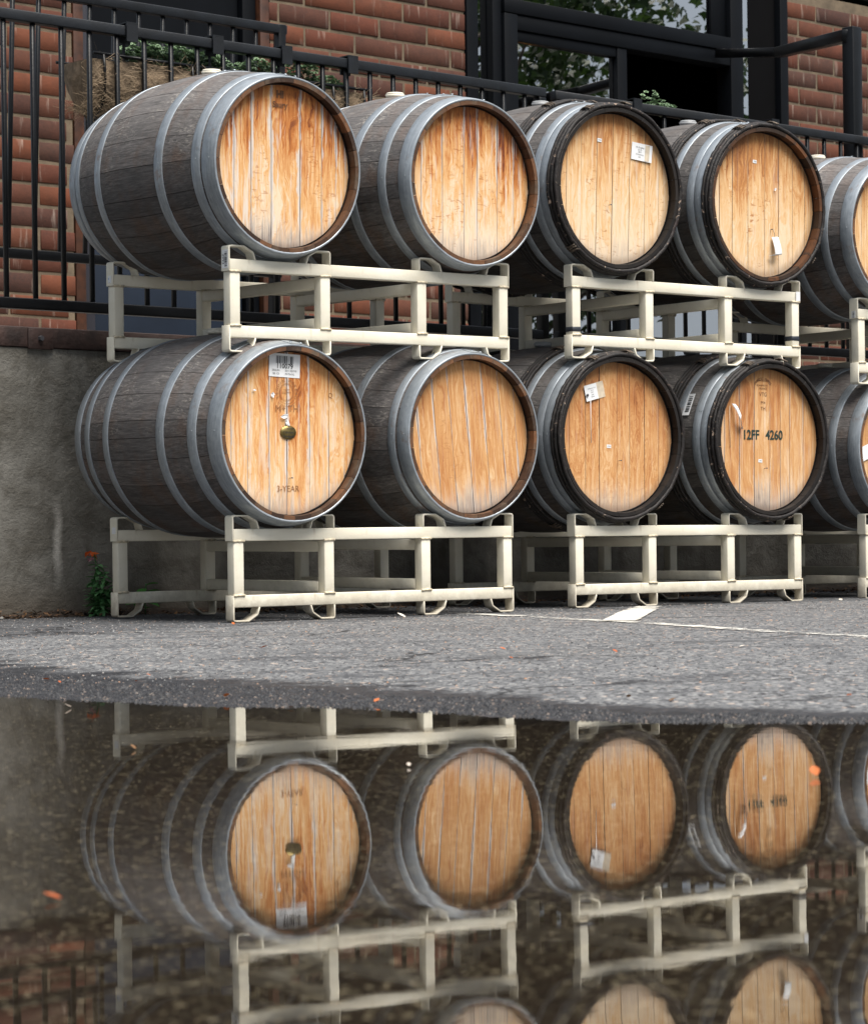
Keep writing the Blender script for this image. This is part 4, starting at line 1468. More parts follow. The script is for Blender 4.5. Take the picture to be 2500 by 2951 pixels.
def make_barrel(key, rack, uc, o, rh, z, label, kind, head_mat, tilt=0.0, widths=None, seed=1, hoops=None, tail=0.012, bung='bung', chime=None):
    rr = random.Random(seed)
    base = rack_matrix(rack)
    uvec = base.col[0].to_3d().normalized(); vvec = base.col[1].to_3d().normalized()
    vvec = (vvec + Vector((0, 0, tail))).normalized()
    wv = uvec.cross(vvec).normalized()
    uvec = vvec.cross(wv)
    P = base.to_translation() + base.col[0].to_3d() * uc - base.col[1].to_3d() * o
    C = Vector((P.x, P.y, RACKS[rack][2] + z))
    # the empty lies under the belly of the barrel
    rb = rh + 0.056
    ax = Matrix(((uvec.x, vvec.x, wv.x, C.x), (uvec.y, vvec.y, wv.y, C.y), (uvec.z, vvec.z, wv.z, C.z), (0, 0, 0, 1)))
    root = empty('wine_barrel', label=label, cat='barrel', group='wine barrels on racks', mat=ax @ Matrix.Translation((0, BLEN / 2, -rb)))
    off = Matrix.Translation((0, -BLEN / 2, rb))

    def P_(name, me):
        ob = put(name, me, root); ob.matrix_local = off.copy(); return ob
    steel = kind == 'steel'
    r_out = rh - 0.003 if steel else rh - 0.0145
    th = 0.0225 if steel else 0.022
    mo = M['stave'] if steel else M['stave_dark']
    mi = chime or (M['chime_brown'] if steel else M['chime_black'])
    if steel: mo = M['stave']
    N = 27
    ws = [rr.uniform(0.7, 1.3) for _ in range(N)]
    tw = sum(ws)
    a = rr.uniform(0, 1)
    for w in ws:
        da = w / tw * 2 * math.pi
        P_('stave', stave_mesh(a + 0.0026, a + da - 0.0026, r_out, r_out + 0.056, th, mo, mi, rr.uniform(-0.0004, 0.0003)))
        a += da
    # hoops, front and mirrored behind
    if steel:
        hoops = hoops or [(0.0, 0.056), (0.062, 0.10), (0.25, 0.29)]
        sa = rr.uniform(-0.25, 0.45)
        for i, (v0, v1) in enumerate(hoops):
            P_('steel_hoop', hoop_mesh(v0, v1, r_out, r_out + 0.056, sa + rr.uniform(-0.3, 0.25)))
            P_('steel_hoop', hoop_mesh(BLEN - v1, BLEN - v0, r_out, r_out + 0.056, sa + rr.uniform(-0.3, 0.25)))
    else:
        for (v0, v1) in ((0.044, 0.076), (0.077, 0.109), (0.165, 0.193)):
            P_('steel_hoop', hoop_mesh(v0, v1, r_out, r_out + 0.056, rr.uniform(-0.3, 0.4)))
            P_('steel_hoop', hoop_mesh(BLEN - v1, BLEN - v0, r_out, r_out + 0.056, rr.uniform(-0.3, 0.4)))
        for grp in ((0.003, 0.018, 0.033), (0.206, 0.222, 0.238)):
            for mir in (0, 1):
                for q, v in enumerate(grp):
                    vv = BLEN - v if mir else v
                    r0 = prof(vv / BLEN, r_out, r_out + 0.056) + 0.0062
                    wh = P_('wooden_hoop', wood_hoop_mesh(vv, r0, 0.0078, rr.uniform(0, 9)))
                if not mir:
                    for ang in (rr.uniform(-0.5, -0.3), rr.uniform(0.1, 0.3), rr.uniform(2.0, 4.0)):
                        bnd = put('withy_binding', binding_mesh(grp[0] - 0.012, grp[-1] + 0.012, r0 + 0.002, ang), wh)
    hm = Matrix.Translation((0, -BLEN / 2, rb))
    # heads
    ri = r_out - th + 0.0035
    hp = bpy.data.objects.new('head', None); link(hp, root); hp.matrix_local = hm
    wd = widths or [rr.uniform(0.75, 1.25) for _ in range(8)]
    head_planks(hp, ri, 0.034, wd, tilt, head_mat, seed)
    bm = bmesh.new()
    bmesh.ops.create_circle(bm, cap_ends=True, segments=48, radius=ri, matrix=Matrix.Translation((0, BLEN - 0.034, 0)) @ Matrix.Rotation(math.pi / 2, 4, 'X'))
    P_('back_head', mesh_of(bm, 'back_head', mats=M['chime_brown']))
    # dark croze ring closing the joint between head and staves
    bm = bmesh.new()
    pts_ = [((ri - 0.0005) * math.sin(6.2832 * k / 72), 0.036, (ri - 0.0005) * math.cos(6.2832 * k / 72)) for k in range(72)]
    add_tube(bm, pts_, 0.0028, 6, closed=True)
    P_('croze_ring', mesh_of(bm, 'croze_ring', True, M['chime_black']))
    # bung on the crown
    bm = bmesh.new()
    top = prof(0.5, r_out, r_out + 0.056)
    bmesh.ops.create_cone(bm, cap_ends=True, segments=28, radius1=0.030, radius2=0.034, depth=0.012, matrix=Matrix.Translation((0, BLEN / 2, top + 0.007)))
    bmesh.ops.create_cone(bm, cap_ends=True, segments=28, radius1=0.034, radius2=0.029, depth=0.006, matrix=Matrix.Translation((0, BLEN / 2, top + 0.0165)))
    P_('bung', mesh_of(bm, 'bung', True, M[bung]))
    root['_c'] = 0
    del root['_c']
    return root, hp, ax, ri


def head_xy(ax, px, py, y=0.034):
    """where the sight line of a photo pixel meets the head's plane, in the head's own frame"""
    xx = px - 1250; yy = py - 1558.1
    d = Vector(((c_ * xx - s_ * yy) / 7374.4, 1.0, -(s_ * xx + c_ * yy) / 7374.4))
    inv = ax.inverted()
    o_ = inv @ Vector((0, 0, CAM_Z)); dd = inv.to_3x3() @ d
    t = (y - o_.y) / dd.y
    p = o_ + dd * t
    return p.x, p.z


LT = (0.62, 0.43, 0.225)
H = {}
TO = ((0.713, 0.561, 0.401), (0.648, 0.374, 0.16), (0.454, 0.16, 0.04), (0.151, 0.039, 0.018))      # strong orange
TP = ((0.713, 0.55, 0.378), (0.648, 0.413, 0.205), (0.475, 0.214, 0.072), (0.216, 0.077, 0.029))      # pale gold
TT = ((0.67, 0.462, 0.269), (0.54, 0.291, 0.12), (0.4, 0.164, 0.056), (0.184, 0.06, 0.024))      # even tan
H['A1a'] = m_head('head_wood_a', TO, seam=0.8, seam_w=0.15, top=0.9, grey=0.85, fleck=0.6, swirl=0.8, pale=0.1, seed=1, con=1.1, wash=0.85)
H['A1b'] = m_head('head_wood_b', TO, seam=0.65, seam_w=0.11, top=1.1, grey=0.6, fleck=0.7, swirl=1.1, pale=0.3, seed=2, con=1.05, wash=0.6)
H['B1a'] = m_head('head_wood_c', TP, seam=0.0, seam_w=0.03, top=0.75, grey=0.35, fleck=0.7, swirl=0.9, pale=0.5, seed=3, con=0.95, wash=0.35)
H['B1b'] = m_head('head_wood_d', TP, seam=0.15, seam_w=0.05, top=0.75, grey=0.2, fleck=1.0, swirl=1.2, pale=0.2, seed=4, con=0.95, wash=0.2)
H['A0a'] = m_head('head_wood_e', TO, seam=0.75, seam_w=0.13, top=0.3, grey=0.6, fleck=0.1, swirl=1.2, pale=0.0, seed=5, con=1.0, wash=0.45)
H['A0b'] = m_head('head_wood_f', TT, seam=0.75, seam_w=0.10, top=0.25, grey=0.8, fleck=0.4, swirl=1.0, pale=-0.1, seed=6, con=0.9, wash=0.15)
H['B0a'] = m_head('head_wood_g', TT, seam=0.05, seam_w=0.04, top=0.35, grey=0.5, fleck=0.4, swirl=1.8, pale=0.1, seed=7, con=1.0, wash=0.15)
H['B0b'] = m_head('head_wood_h', TT, seam=0.5, seam_w=0.07, top=0.35, grey=0.75, fleck=0.15, swirl=0.7, pale=0.0, seed=8, con=0.95, wash=0.25)
H['C1a'] = m_head('head_wood_i', TP, seam=0.3, top=0.4, seed=9)
H['C0a'] = m_head('head_wood_j', TT, seam=0.4, top=0.4, grey=0.6, seed=10)

SA = [(0.0, 0.056), (0.064, 0.10), (0.235, 0.275)]
SB_ = [(0.0, 0.050), (0.104, 0.138), (0.245, 0.283)]
BAR = {}
BAR['A1a'] = make_barrel('A1a', 'A1', .1935, .055, .2802, .5906, 'weathered steel-hooped barrel on top at the far left, head streaked orange and white', 'steel', H['A1a'], 0.0, [1.15, 1.0, 1.2, 1.75, 1.3, 0.9, 0.8], 21, SA)
BAR['A1b'] = make_barrel('A1b', 'A1', .94, .0717, .2781, .5915, 'steel-hooped barrel second from left on top, orange head with wavy grain', 'steel', H['A1b'], 0.0, [0.7, 1.25, 1.25, 0.8, 1.2, 1.0, 0.9], 22, SB_, 0.004)
BAR['A0a'] = make_barrel('A0a', 'A0', .1935, .0637, .2799, .59, 'lower left barrel with a white barcode label and an oval brass plaque', 'steel', H['A0a'], 0.0, [0.6, 0.9, 1.2, 1.0, 1.3, 1.1, 0.9, 0.6], 23, [(0.0, 0.057), (0.104, 0.143), (0.256, 0.294)])
BAR['A0b'] = make_barrel('A0b', 'A0', .94, .0406, .2787, .5918, 'unmarked lower barrel, second from left, plain tan head with slanting planks', 'steel', H['A0b'], -0.10, [0.7, 1.05, 0.95, 1.0, 1.1, 1.0, 0.9, 0.7], 24, [(0.0, 0.048), (0.058, 0.087), (0.235, 0.27)])
BAR['B1a'] = make_barrel('B1a', 'B1', .1935, .0406, .3031, .6097, 'dark-rimmed upper barrel with a pinned white card high on its pale head', 'wood', H['B1a'], 0.02, [0.7, 0.9, 1.0, 1.0, 1.1, 1.0, 0.9, 0.7], 25, bung='grey_bung')
BAR['B1b'] = make_barrel('B1b', 'B1', .94, .0353, .3043, .6045, 'dark-rimmed upper barrel with a curled white tag hanging low on its head', 'wood', H['B1b'], 0.0, [0.7, 0.9, 1.1, 1.2, 1.0, 1.0, 0.9, 0.6], 26, bung='grey_bung', chime=M['chime_burnt'])
BAR['B0a'] = make_barrel('B0a', 'B0', .1935, .0393, .3012, .606, 'dark-rimmed lower barrel with a folded white card and hanging string', 'wood', H['B0a'], 0.0, [0.6, 0.95, 0.8, 1.05, 0.75, 0.9, 0.85, 0.8], 27, bung='grey_bung')
BAR['B0b'] = make_barrel('B0b', 'B0', .94, .0458, .2992, .6061, 'dark-rimmed lower barrel with stencilled black code and torn paper strip', 'wood', H['B0b'], 0.0, [0.6, 0.95, 0.95, 1.0, 0.7, 0.6, 0.9, 0.9], 28, bung='grey_bung')
BAR['C1a'] = make_barrel('C1a', 'C1', .1935, .05, .2795, .591, 'steel-hooped upper barrel cut off by the right edge', 'steel', H['C1a'], 0.0, None, 29, SB_)
BAR['C0a'] = make_barrel('C0a', 'C0', .1935, .05, .2795, .591, 'steel-hooped lower barrel cut off by the right edge', 'steel', H['C0a'], 0.0, None, 30, SB_)

# the row goes on past the right edge of the photograph
BAR['C1b'] = make_barrel('C1b', 'C1', .94, .05, .2795, .591, 'steel-hooped upper barrel on the far side of the cut-off right rack', 'steel', H['C1a'], 0.0, None, 31, SB_)
BAR['C0b'] = make_barrel('C0b', 'C0', .94, .05, .2795, .591, 'steel-hooped lower barrel on the far side of the cut-off right rack', 'steel', H['C0a'], 0.0, None, 32, SA)


def copy_tree(o, parent=None, shift=None):
    c = o.copy(); COL.objects.link(c); c.parent = parent
    if shift is not None: c.matrix_world = Matrix.Translation(shift) @ o.matrix_world
    for ch in list(o.children): copy_tree(ch, c)
    return c


bpy.context.view_layer.update()
for src, lb in ((RK['C0'], 'cream ground rack of the next stack beyond the right edge'), (RK['C1'], 'cream upper rack of the next stack beyond the right edge'),
                (BAR['C0a'][0], 'first lower barrel of the next stack beyond the right edge'), (BAR['C1a'][0], 'first upper barrel of the next stack beyond the right edge'),
                (BAR['C0b'][0], 'second lower barrel of the next stack beyond the right edge'), (BAR['C1b'][0], 'second upper barrel of the next stack beyond the right edge')):
    cc = copy_tree(src, None, Vector((1.18, 0.93, 0.0)))  # unseen stack added past the right edge to block the sun
    cc['label'] = lb

# ------------------------------------------------------------------ marks on the heads
YF = 0.0325


def mark(b, name, me, px, py, rot=0.0, lift=0.0):
    root, hp, ax, ri = BAR[b]
    x, z = head_xy(ax, px, py)
    return stick(name, me, hp, x, YF - lift, z, rot)


def sheet(b, name, w, h, mat, px, py, rot=0.0, lift=0.0, curl=0.0):
    root, hp, ax, ri = BAR[b]
    x, z = head_xy(ax, px, py)
    return stick_q(name, quad_xz(name, w, h, mat, curl=curl), hp, x, YF - lift, z, rot)


# label sticker of the lower left barrel
lab = sheet('A0a', 'barcode_label', 0.118, 0.074, M['paper'], 819, 1053, 0.035)
for nm, me, x, z in (('barcode', barcode_mesh(0.066, 0.024, 26, M['ink'], 12), 0.0, 0.0175),
                     ('number', text_mesh('110079', 0.0215, M['ink'], bold=0.0004), 0.0, -0.003),
                     ('lettering', text_mesh('SEGUIN', 0.0085, M['ink']), -0.033, -0.0165),
                     ('lettering', text_mesh('2011 RD3YR', 0.0085, M['ink']), 0.024, -0.0165),
                     ('lettering', text_mesh('SEL CS', 0.0085, M['ink']), -0.033, -0.027),
                     ('lettering', text_mesh('M+TH FG', 0.0085, M['ink']), 0.020, -0.027)):
    stick(nm, me, lab, x, -0.0009, z)
# burnt brands
mark('A1a', 'lettering', text_mesh('Saury', 0.026, M['burn'], bold=0.0006), 806, 302)
mark('A1a', 'burnt_brand', text_mesh('HI', 0.030, M['burn'], bold=0.002), 806, 272)
root, hp, ax, ri = BAR['A0a']
x, z = head_xy(ax, 825, 1130)
seal = bpy.data.objects.new('burnt_seal', None); link(seal, hp); seal.matrix_local = Matrix.Translation((x, YF, z))
for r_, w_ in ((0.028, 0.0007), (0.025, 0.0005)):
    bm = bmesh.new()
    vv = [(bm.verts.new((r_ * math.cos(6.283 * k / 48), 0, r_ * math.sin(6.283 * k / 48))), bm.verts.new(((r_ - w_ * 1.6) * math.cos(6.283 * k / 48), 0, (r_ - w_ * 1.6) * math.sin(6.283 * k / 48)))) for k in range(48)]
    for k in range(48):
        a, b = vv[k], vv[(k + 1) % 48]
        bm.faces.new((a[0], b[0], b[1], a[1]))
    put('seal_ring', mesh_of(bm, 'seal_ring', mats=M['faint_burn']), seal)
word = 'SEGUIN MOREAU'
for i, ch in enumerate(word):
    if ch == ' ': continue
    a = math.radians(205 - i * 230 / (len(word) - 1))
    o = stick('letter', text_mesh(ch, 0.0145, M['faint_burn']), seal, 0.0365 * math.cos(a), -0.0003, 0.0365 * math.sin(a), -(a - math.pi / 2))
bm = bmesh.new()
for k in range(24):
    a = -2.4 + 1.66 * k / 24; b = -2.4 + 1.66 * (k + 1) / 24
    for (r_, w_) in ((0.036, 0.0012), (0.044, 0.0012)):
        bm.faces.new([bm.verts.new(((r_ + q) * math.cos(t_), -0.0002, (r_ + q) * math.sin(t_))) for t_, q in ((a, 0), (b, 0), (b, w_), (a, w_))])
put('seal_ribbon', mesh_of(bm, 'seal_ribbon', mats=M['faint_burn']), seal)
bm = bmesh.new()
for lo, hi in (((-0.017, -0.0004, -0.0006), (0.017, 0, 0.0006)), ((-0.0006, -0.0004, -0.02), (0.0006, 0, 0.02)), ((-0.012, -0.0004, 0.008), (0.012, 0, 0.009))):
    add_box(bm, lo, hi)
put('seal_cross', mesh_of(bm, 'seal_cross', mats=M['faint_burn']), seal)
mark('A0a', 'lettering', text_mesh('M+ TH', 0.030, M['faint_burn']), 826, 1178)
mark('A0a', 'lettering', text_mesh('3-YEAR', 0.027, M['faint_burn']), 829, 1409)
mark('A0a', 'lettering', text_mesh('Q', 0.022, M['faint_burn']), 951, 1140)
# brass plaque
root, hp, ax, ri = BAR['A0a']
x, z = head_xy(ax, 829, 1246)
bm = bmesh.new()
bmesh.ops.create_cone(bm, cap_ends=True, segments=40, radius1=0.0305, radius2=0.0295, depth=0.002, matrix=Matrix.Diagonal((1, 1, 0.72, 1)) @ Matrix.Rotation(math.pi / 2, 4, 'X'))
pq = put('brass_plaque', mesh_of(bm, 'brass_plaque', True, M['brass']), hp); pq.matrix_local = Matrix.Translation((x, YF - 0.0015, z))
for k, w_ in enumerate(('Selection', 'Cabernet', 'Sauvignon')):
    stick('lettering', text_mesh(w_, 0.0105, M['ink']), pq, 0, -0.0014, 0.0125 - k * 0.0125)


def scrap(b, px, py, w, h, seed, mat=None, name='paper_scrap', rot=0.0):
    rr = random.Random(seed)
    root, hp, ax, ri = BAR[b]
    x, z = head_xy(ax, px, py)
    bm = bmesh.new()
    n = 9
    c = bm.verts.new((0, -0.003, 0))
    vs_ = [bm.verts.new((w / 2 * math.cos(6.283 * k / n) * rr.uniform(0.6, 1.1), -rr.uniform(0, 0.006), h / 2 * math.sin(6.283 * k / n) * rr.uniform(0.6, 1.1))) for k in range(n)]
    for k in range(n): bm.faces.new((c, vs_[k], vs_[(k + 1) % n]))
    bm.normal_update(); bmesh.ops.solidify(bm, geom=list(bm.faces), thickness=0.0005)
    return stick_q(name, mesh_of(bm, name, mats=mat or M['paper']), hp, x, YF - 0.001, z, rot)


scrap('A0a', 784, 1138, 0.014, 0.024, 1); scrap('A0a', 730, 1124, 0.010, 0.009, 2)
scrap('A0a', 818, 1199, 0.036, 0.016, 3, rot=-0.3); scrap('A0a', 826, 1217, 0.016, 0.026, 4, rot=-0.4)
scrap('B1b', 2230, 546, 0.011, 0.012, 5)


def nail(b, px, py):
    root, hp, ax, ri = BAR[b]
    x, z = head_xy(ax, px, py)
    bm = bmesh.new()
    add_tube(bm, [(x, YF, z), (x + 0.001, YF - 0.014, z + 0.001)], 0.0011, 6)
    bmesh.ops.create_uvsphere(bm, u_segments=8, v_segments=5, radius=0.0026, matrix=Matrix.Translation((x + 0.001, YF - 0.0145, z + 0.001)))
    put('nail', mesh_of(bm, 'nail', True, M['nail']), hp)


nail('A0a', 833, 1378); nail('B1a', 1751, 591); nail('B0a', 1780, 1328); nail('B0b', 2200, 1350)
# small white tickets
for b, px, py, tx in (('B1a', 1726, 403, '17963'), ('B1b', 2173, 465, '17960'), ('B0a', 1753, 1286, '17963'), ('B0b', 2189, 1328, '17957')):
    tk = sheet(b, 'ticket', 0.020, 0.012, M['paper'], px, py, 0.06)
    stick('lettering', text_mesh(tx, 0.0062, M['ink']), tk, 0, -0.0008, 0)
# pinned card, upper dark-rimmed barrel
cd = sheet('B1a', 'pinned_card', 0.096, 0.062, M['paper'], 1846, 439, 0.09, 0.002, 0.03)
stick_q('stain', quad_xz('stain', 0.030, 0.058, M['aged_paper']), cd, 0.030, -0.0022, 0)
for k, w_ in enumerate(('No Sampling', 'lot 12', '2012', 'Chardonnay', 'top')):
    stick('lettering', text_mesh(w_, 0.0075, M['ink']), cd, -0.010, -0.0016, 0.016 - k * 0.0085)
bm = bmesh.new()
root, hp, ax, ri = BAR['B1a']
x, z = head_xy(ax, 1824, 465)
add_tube(bm, [(x, YF - 0.001, z), (x + 0.004, YF - 0.003, z - 0.03), (x + 0.016, YF - 0.003, z - 0.055), (x + 0.013, YF - 0.002, z - 0.082)], 0.0005, 5)
put('string', mesh_of(bm, 'string', True, M['aged_paper']), hp)
# folded card with string, lower dark-rimmed barrel
cd = sheet('B0a', 'folded_card', 0.088, 0.058, M['aged_paper'], 1712, 1127, -0.24, 0.001)
c2 = stick_q('folded_flap', quad_xz('folded_flap', 0.058, 0.056, M['paper']), cd, -0.020, -0.0030, 0, 0.0)
for k, w_ in enumerate(('8 Blends in Lot', 'lot 4', '2012', 'press', 'Merlot')):
    stick('lettering', text_mesh(w_, 0.006, M['ink']), c2, 0.004, -0.0010, 0.014 - k * 0.0075)
root, hp, ax, ri = BAR['B0a']
x, z = head_xy(ax, 1697, 1150); x2, z2 = head_xy(ax, 1700, 1276)
bm = bmesh.new()
add_tube(bm, [(x, YF - 0.006, z), (x + 0.001, YF - 0.006, (z + z2) / 2), (x2, YF - 0.004, z2)], 0.0011, 5)
put('string', mesh_of(bm, 'string', True, M['paper']), hp)
bm = bmesh.new()
bmesh.ops.create_uvsphere(bm, u_segments=10, v_segments=6, radius=0.0058, matrix=Matrix.Translation((head_xy(ax, 1688, 1139)[0], YF - 0.007, head_xy(ax, 1688, 1139)[1])) @ Matrix.Diagonal((1, 0.5, 1, 1)))
put('pin', mesh_of(bm, 'pin', True, M['nail']), hp)
# stencilled code, old stencils above
mark('B0b', 'stencilled_code', text_mesh('12FF', 0.049, M['ink_green'], squeeze=0.92, bold=0.0013), 2162, 1254)
mark('B0b', 'stencilled_code', text_mesh('4260', 0.049, M['ink_green'], squeeze=0.92, bold=0.0013), 2229, 1255)
for tx, sz, px, py in (('TONNELLERIE', 0.010, 2197, 1097), ('ROMANECHE', 0.0095, 2194, 1111), ('FRANCE', 0.011, 2197, 1120), ('VTG', 0.021, 2197, 1137), ('M+', 0.019, 2197, 1161), ('TH', 0.019, 2197, 1178)):
    mark('B0b', 'faded_stencil', text_mesh(tx, sz, M['burn']), px, py)
root, hp, ax, ri = BAR['B0b']
x0, z0 = head_xy(ax, 2196, 1112)
word = 'FRANCOIS FRERES'
for i, ch in enumerate(word):
    if ch == ' ': continue
    a = math.radians(140 - i * 100 / (len(word) - 1))
    stick('letter', text_mesh(ch, 0.0145, M['burn']), hp, x0 + 0.052 * math.cos(a), YF - 0.0001, z0 - 0.026 + 0.052 * math.sin(a), -(a - math.pi / 2))
# torn strip hanging off a nail, with the string beside it
x0, z0 = head_xy(ax, 2108, 1163); x1, z1 = head_xy(ax, 2133, 1236)
bm = bmesh.new()
rows = []
for k in range(12):
    f = k / 11
    wd_ = 0.009 + 0.008 * math.sin(f * 3.1) + 0.003 * math.sin(f * 17)
    if k == 11: wd_ = 0.002
    x = x0 + (x1 - x0) * f ** 1.3; z = z0 + (z1 - z0) * f
    rows.append((bm.verts.new((x - wd_ * 0.5, YF - 0.003 - 0.024 * math.sin(f * 2.7), z)), bm.verts.new((x + wd_ * 0.5, YF - 0.012 - 0.012 * math.sin(f * 5), z - 0.002))))
for a, b in zip(rows, rows[1:]): bm.faces.new((a[0], a[1], b[1], b[0]))
bm.normal_update(); bmesh.ops.solidify(bm, geom=list(bm.faces), thickness=0.0005)
put('torn_paper_strip', mesh_of(bm, 'torn_paper_strip', True, M['paper']), hp)
x, z = head_xy(ax, 2099, 1170); x2, z2 = head_xy(ax, 2101, 1290)
bm = bmesh.new()
add_tube(bm, [(x, YF - 0.003, z), (x, YF - 0.003, (z + z2) / 2), (x2, YF - 0.003, z2)], 0.0011, 5)
put('string', mesh_of(bm, 'string', True, M['aged_paper']), hp)
# curled tag on the upper right dark-rimmed barrel
root, hp, ax, ri = BAR['B1b']
x0, z0 = head_xy(ax, 2228, 684); x1, z1 = head_xy(ax, 2222, 738)
bm = bmesh.new()
rows = []
for k in range(16):
    f = k / 15
    a = f * 3.6
    z = z0 + (z1 - z0) * min(1.0, f * 1.35) + 0.0
    yy = YF - 0.004 - 0.020 * math.sin(min(f * 1.35, 1) * 1.5)
    xo = 0.0
    if f > 0.72:
        g = (f - 0.72) / 0.28
        z = z1 + 0.004 - 0.004 * g; yy = YF - 0.024 + 0.016 * g; xo = -0.020 * g
    rows.append((bm.verts.new((x0 - 0.016 + xo, yy, z)), bm.verts.new((x0 + 0.016 + xo, yy - 0.003, z + 0.002))))
for a, b in zip(rows, rows[1:]): bm.faces.new((a[0], a[1], b[1], b[0]))
bm.normal_update(); bmesh.ops.solidify(bm, geom=list(bm.faces), thickness=0.0006)
put('curled_tag', mesh_of(bm, 'curled_tag', True, M['paper']), hp)
bm = bmesh.new()
xn, zn = head_xy(ax, 2219, 661)
add_tube(bm, [(xn, YF, zn), (xn, YF - 0.012, zn)], 0.0018, 6)
add_tube(bm, [(xn, YF - 0.011, zn), ((xn + x0) / 2, YF - 0.012, (zn + z0) / 2 - 0.003), (x0 - 0.002, YF - 0.006, z0 - 0.004)], 0.0009, 5)
put('tag_wire', mesh_of(bm, 'tag_wire', True, M['nail']), hp)
# barcode sticker and small printed code on the flank of the coded barrel
root, hp, ax, ri = BAR['B0b']


def on_flank(root, hp, ax, ang, v, rout):
    r_ = prof(v / BLEN, rout, rout + 0.056) + 0.0012
    n_ = Vector((math.sin(ang), 0, math.cos(ang)))
    M3 = Matrix((Vector((0, -1, 0)), n_.cross(Vector((0, -1, 0))) * 1.0, n_)).transposed().to_4x4()
    return Matrix.Translation((r_ * n_.x, v, r_ * n_.z)) @ M3


rout = .2992 - 0.0145
mt = on_flank(root, hp, ax, -math.pi / 2 + 0.42, 0.152, rout)
bm = bmesh.new()
add_box(bm, (-0.021, -0.044, 0.0), (0.021, 0.044, 0.0008))
fs = put('flank_sticker', mesh_of(bm, 'flank_sticker', mats=M['paper']), hp); fs.matrix_local = mt
o = put('barcode', barcode_mesh(0.062, 0.020, 20, M['ink'], 33), fs); o.matrix_local = Matrix.Translation((0.005, 0, 0.0012)) @ Matrix.Rotation(math.pi / 2, 4, 'Z')
mt = on_flank(root, hp, ax, -math.pi / 2 + 0.34, 0.087, rout + 0.0036)
o = put('printed_code', text_mesh('12FF 4260', 0.0085, M['ink_green']), hp); o.matrix_local = mt @ Matrix.Rotation(math.pi, 4, 'Z')
# papers on the cut-off lower barrel at the right edge
root, hp, ax, ri = BAR['C0a']
sheet('C0a', 'pinned_card', 0.085, 0.055, M['paper'], 2499, 1300, -0.35, 0.004)

# ------------------------------------------------------------------ plants at the foot of the wall
def leaf_mesh(name, L, W, mat, tone=0.5, fold=0.15, droop=0.2):
    verts, faces, tn = [], [], []
    N = 6
    for i in range(N + 1):
        f = i / N
        w = W / 2 * math.sin(math.pi * min(1, f * 0.92 + 0.06)) ** 0.9
        z = -droop * L * f * f
        verts += [(-w, L * f, z + fold * w), (0, L * f, z), (w, L * f, z + fold * w)]
        tn += [tone, tone + 0.2, tone]
        if i:
            b = 3 * i
            faces += [(b - 3, b - 2, b + 1, b), (b - 2, b - 1, b + 2, b + 1)]
    me = bpy.data.meshes.new(name)
    me.from_pydata(verts, [], faces)
    at = me.attributes.new('tone', 'FLOAT', 'POINT'); at.data.foreach_set('value', tn)
    me.polygons.foreach_set('use_smooth', [True] * len(faces))
    me.materials.append(mat)
    return me


def wall_foot(s, off):
    p = wp(s, D_WALL - off, 0)
    return Vector((p.x, p.y, ground_z(p.x, p.y)))


LF = [leaf_mesh('leaf', 0.040, 0.018, M['herb'], t_) for t_ in (0.1, 0.4, 0.7)]
base = wall_foot(w_at(284, 1765, D_WALL - 0.08)[0], 0.08)
sn = empty('snapdragon_plant', base, 0, 'snapdragon with an orange and pink flower growing at the wall left of the rack', 'plant')
H_ = 0.215
bm = bmesh.new()
stems = []
for (dx, dy, h) in ((0, 0, H_), (0.018, -0.005, 0.15), (-0.016, 0.004, 0.13), (0.03, 0.0, 0.10)):
    p = [(dx * f * 1.4, dy * f, h * f) for f in (0, 0.3, 0.6, 1.0)]
    p[-1] = (p[-1][0] - 0.012 * (h > 0.2), p[-1][1], p[-1][2])
    add_tube(bm, p, 0.0018, 5); stems.append((dx, dy, h))
put('stem', mesh_of(bm, 'stem', True, M['herb']), sn)
for (dx, dy, h) in stems:
    nl = int(h * 330)
    for i in range(nl):
        f = 0.06 + 0.80 * i / nl if h > 0.2 else 0.1 + 0.9 * i / nl
        o = put('leaf', LF[R.randrange(3)], sn, (dx * f * 1.4, dy * f, h * f))
        o.rotation_euler = (R.uniform(-0.7, 0.5), R.uniform(-0.3, 0.3), i * 2.4 + R.uniform(-0.3, 0.3))
        k = (1.35 - 0.6 * f) * R.uniform(0.75, 1.15)
        o.scale = (k, k, k)
PT = [leaf_mesh('petal', 0.022, 0.020, M['orange_petal'], 0.7, 0.5, 0.5), leaf_mesh('petal', 0.020, 0.018, M['pink_petal'], 0.5, 0.5, 0.5)]
tip = (-0.022, 0, H_ + 0.006)
fw = bpy.data.objects.new('flower', None); link(fw, sn); fw.location = tip
for i in range(9):
    o = put('petal', PT[0 if i < 6 else 1], fw, (0.008 * (i % 3) - 0.006, 0, -0.012 * (i // 3)))
    o.rotation_euler = (R.uniform(-0.4, 0.9), R.uniform(-0.5, 0.5), i * 0.9 + 1.0)
bm = bmesh.new(); add_tube(bm, [(0.018, 0, -0.024), (0.004, 0, 0.0)], 0.0016, 5)
put('flower_stalk', mesh_of(bm, 'flower_stalk', True, M['herb']), fw)

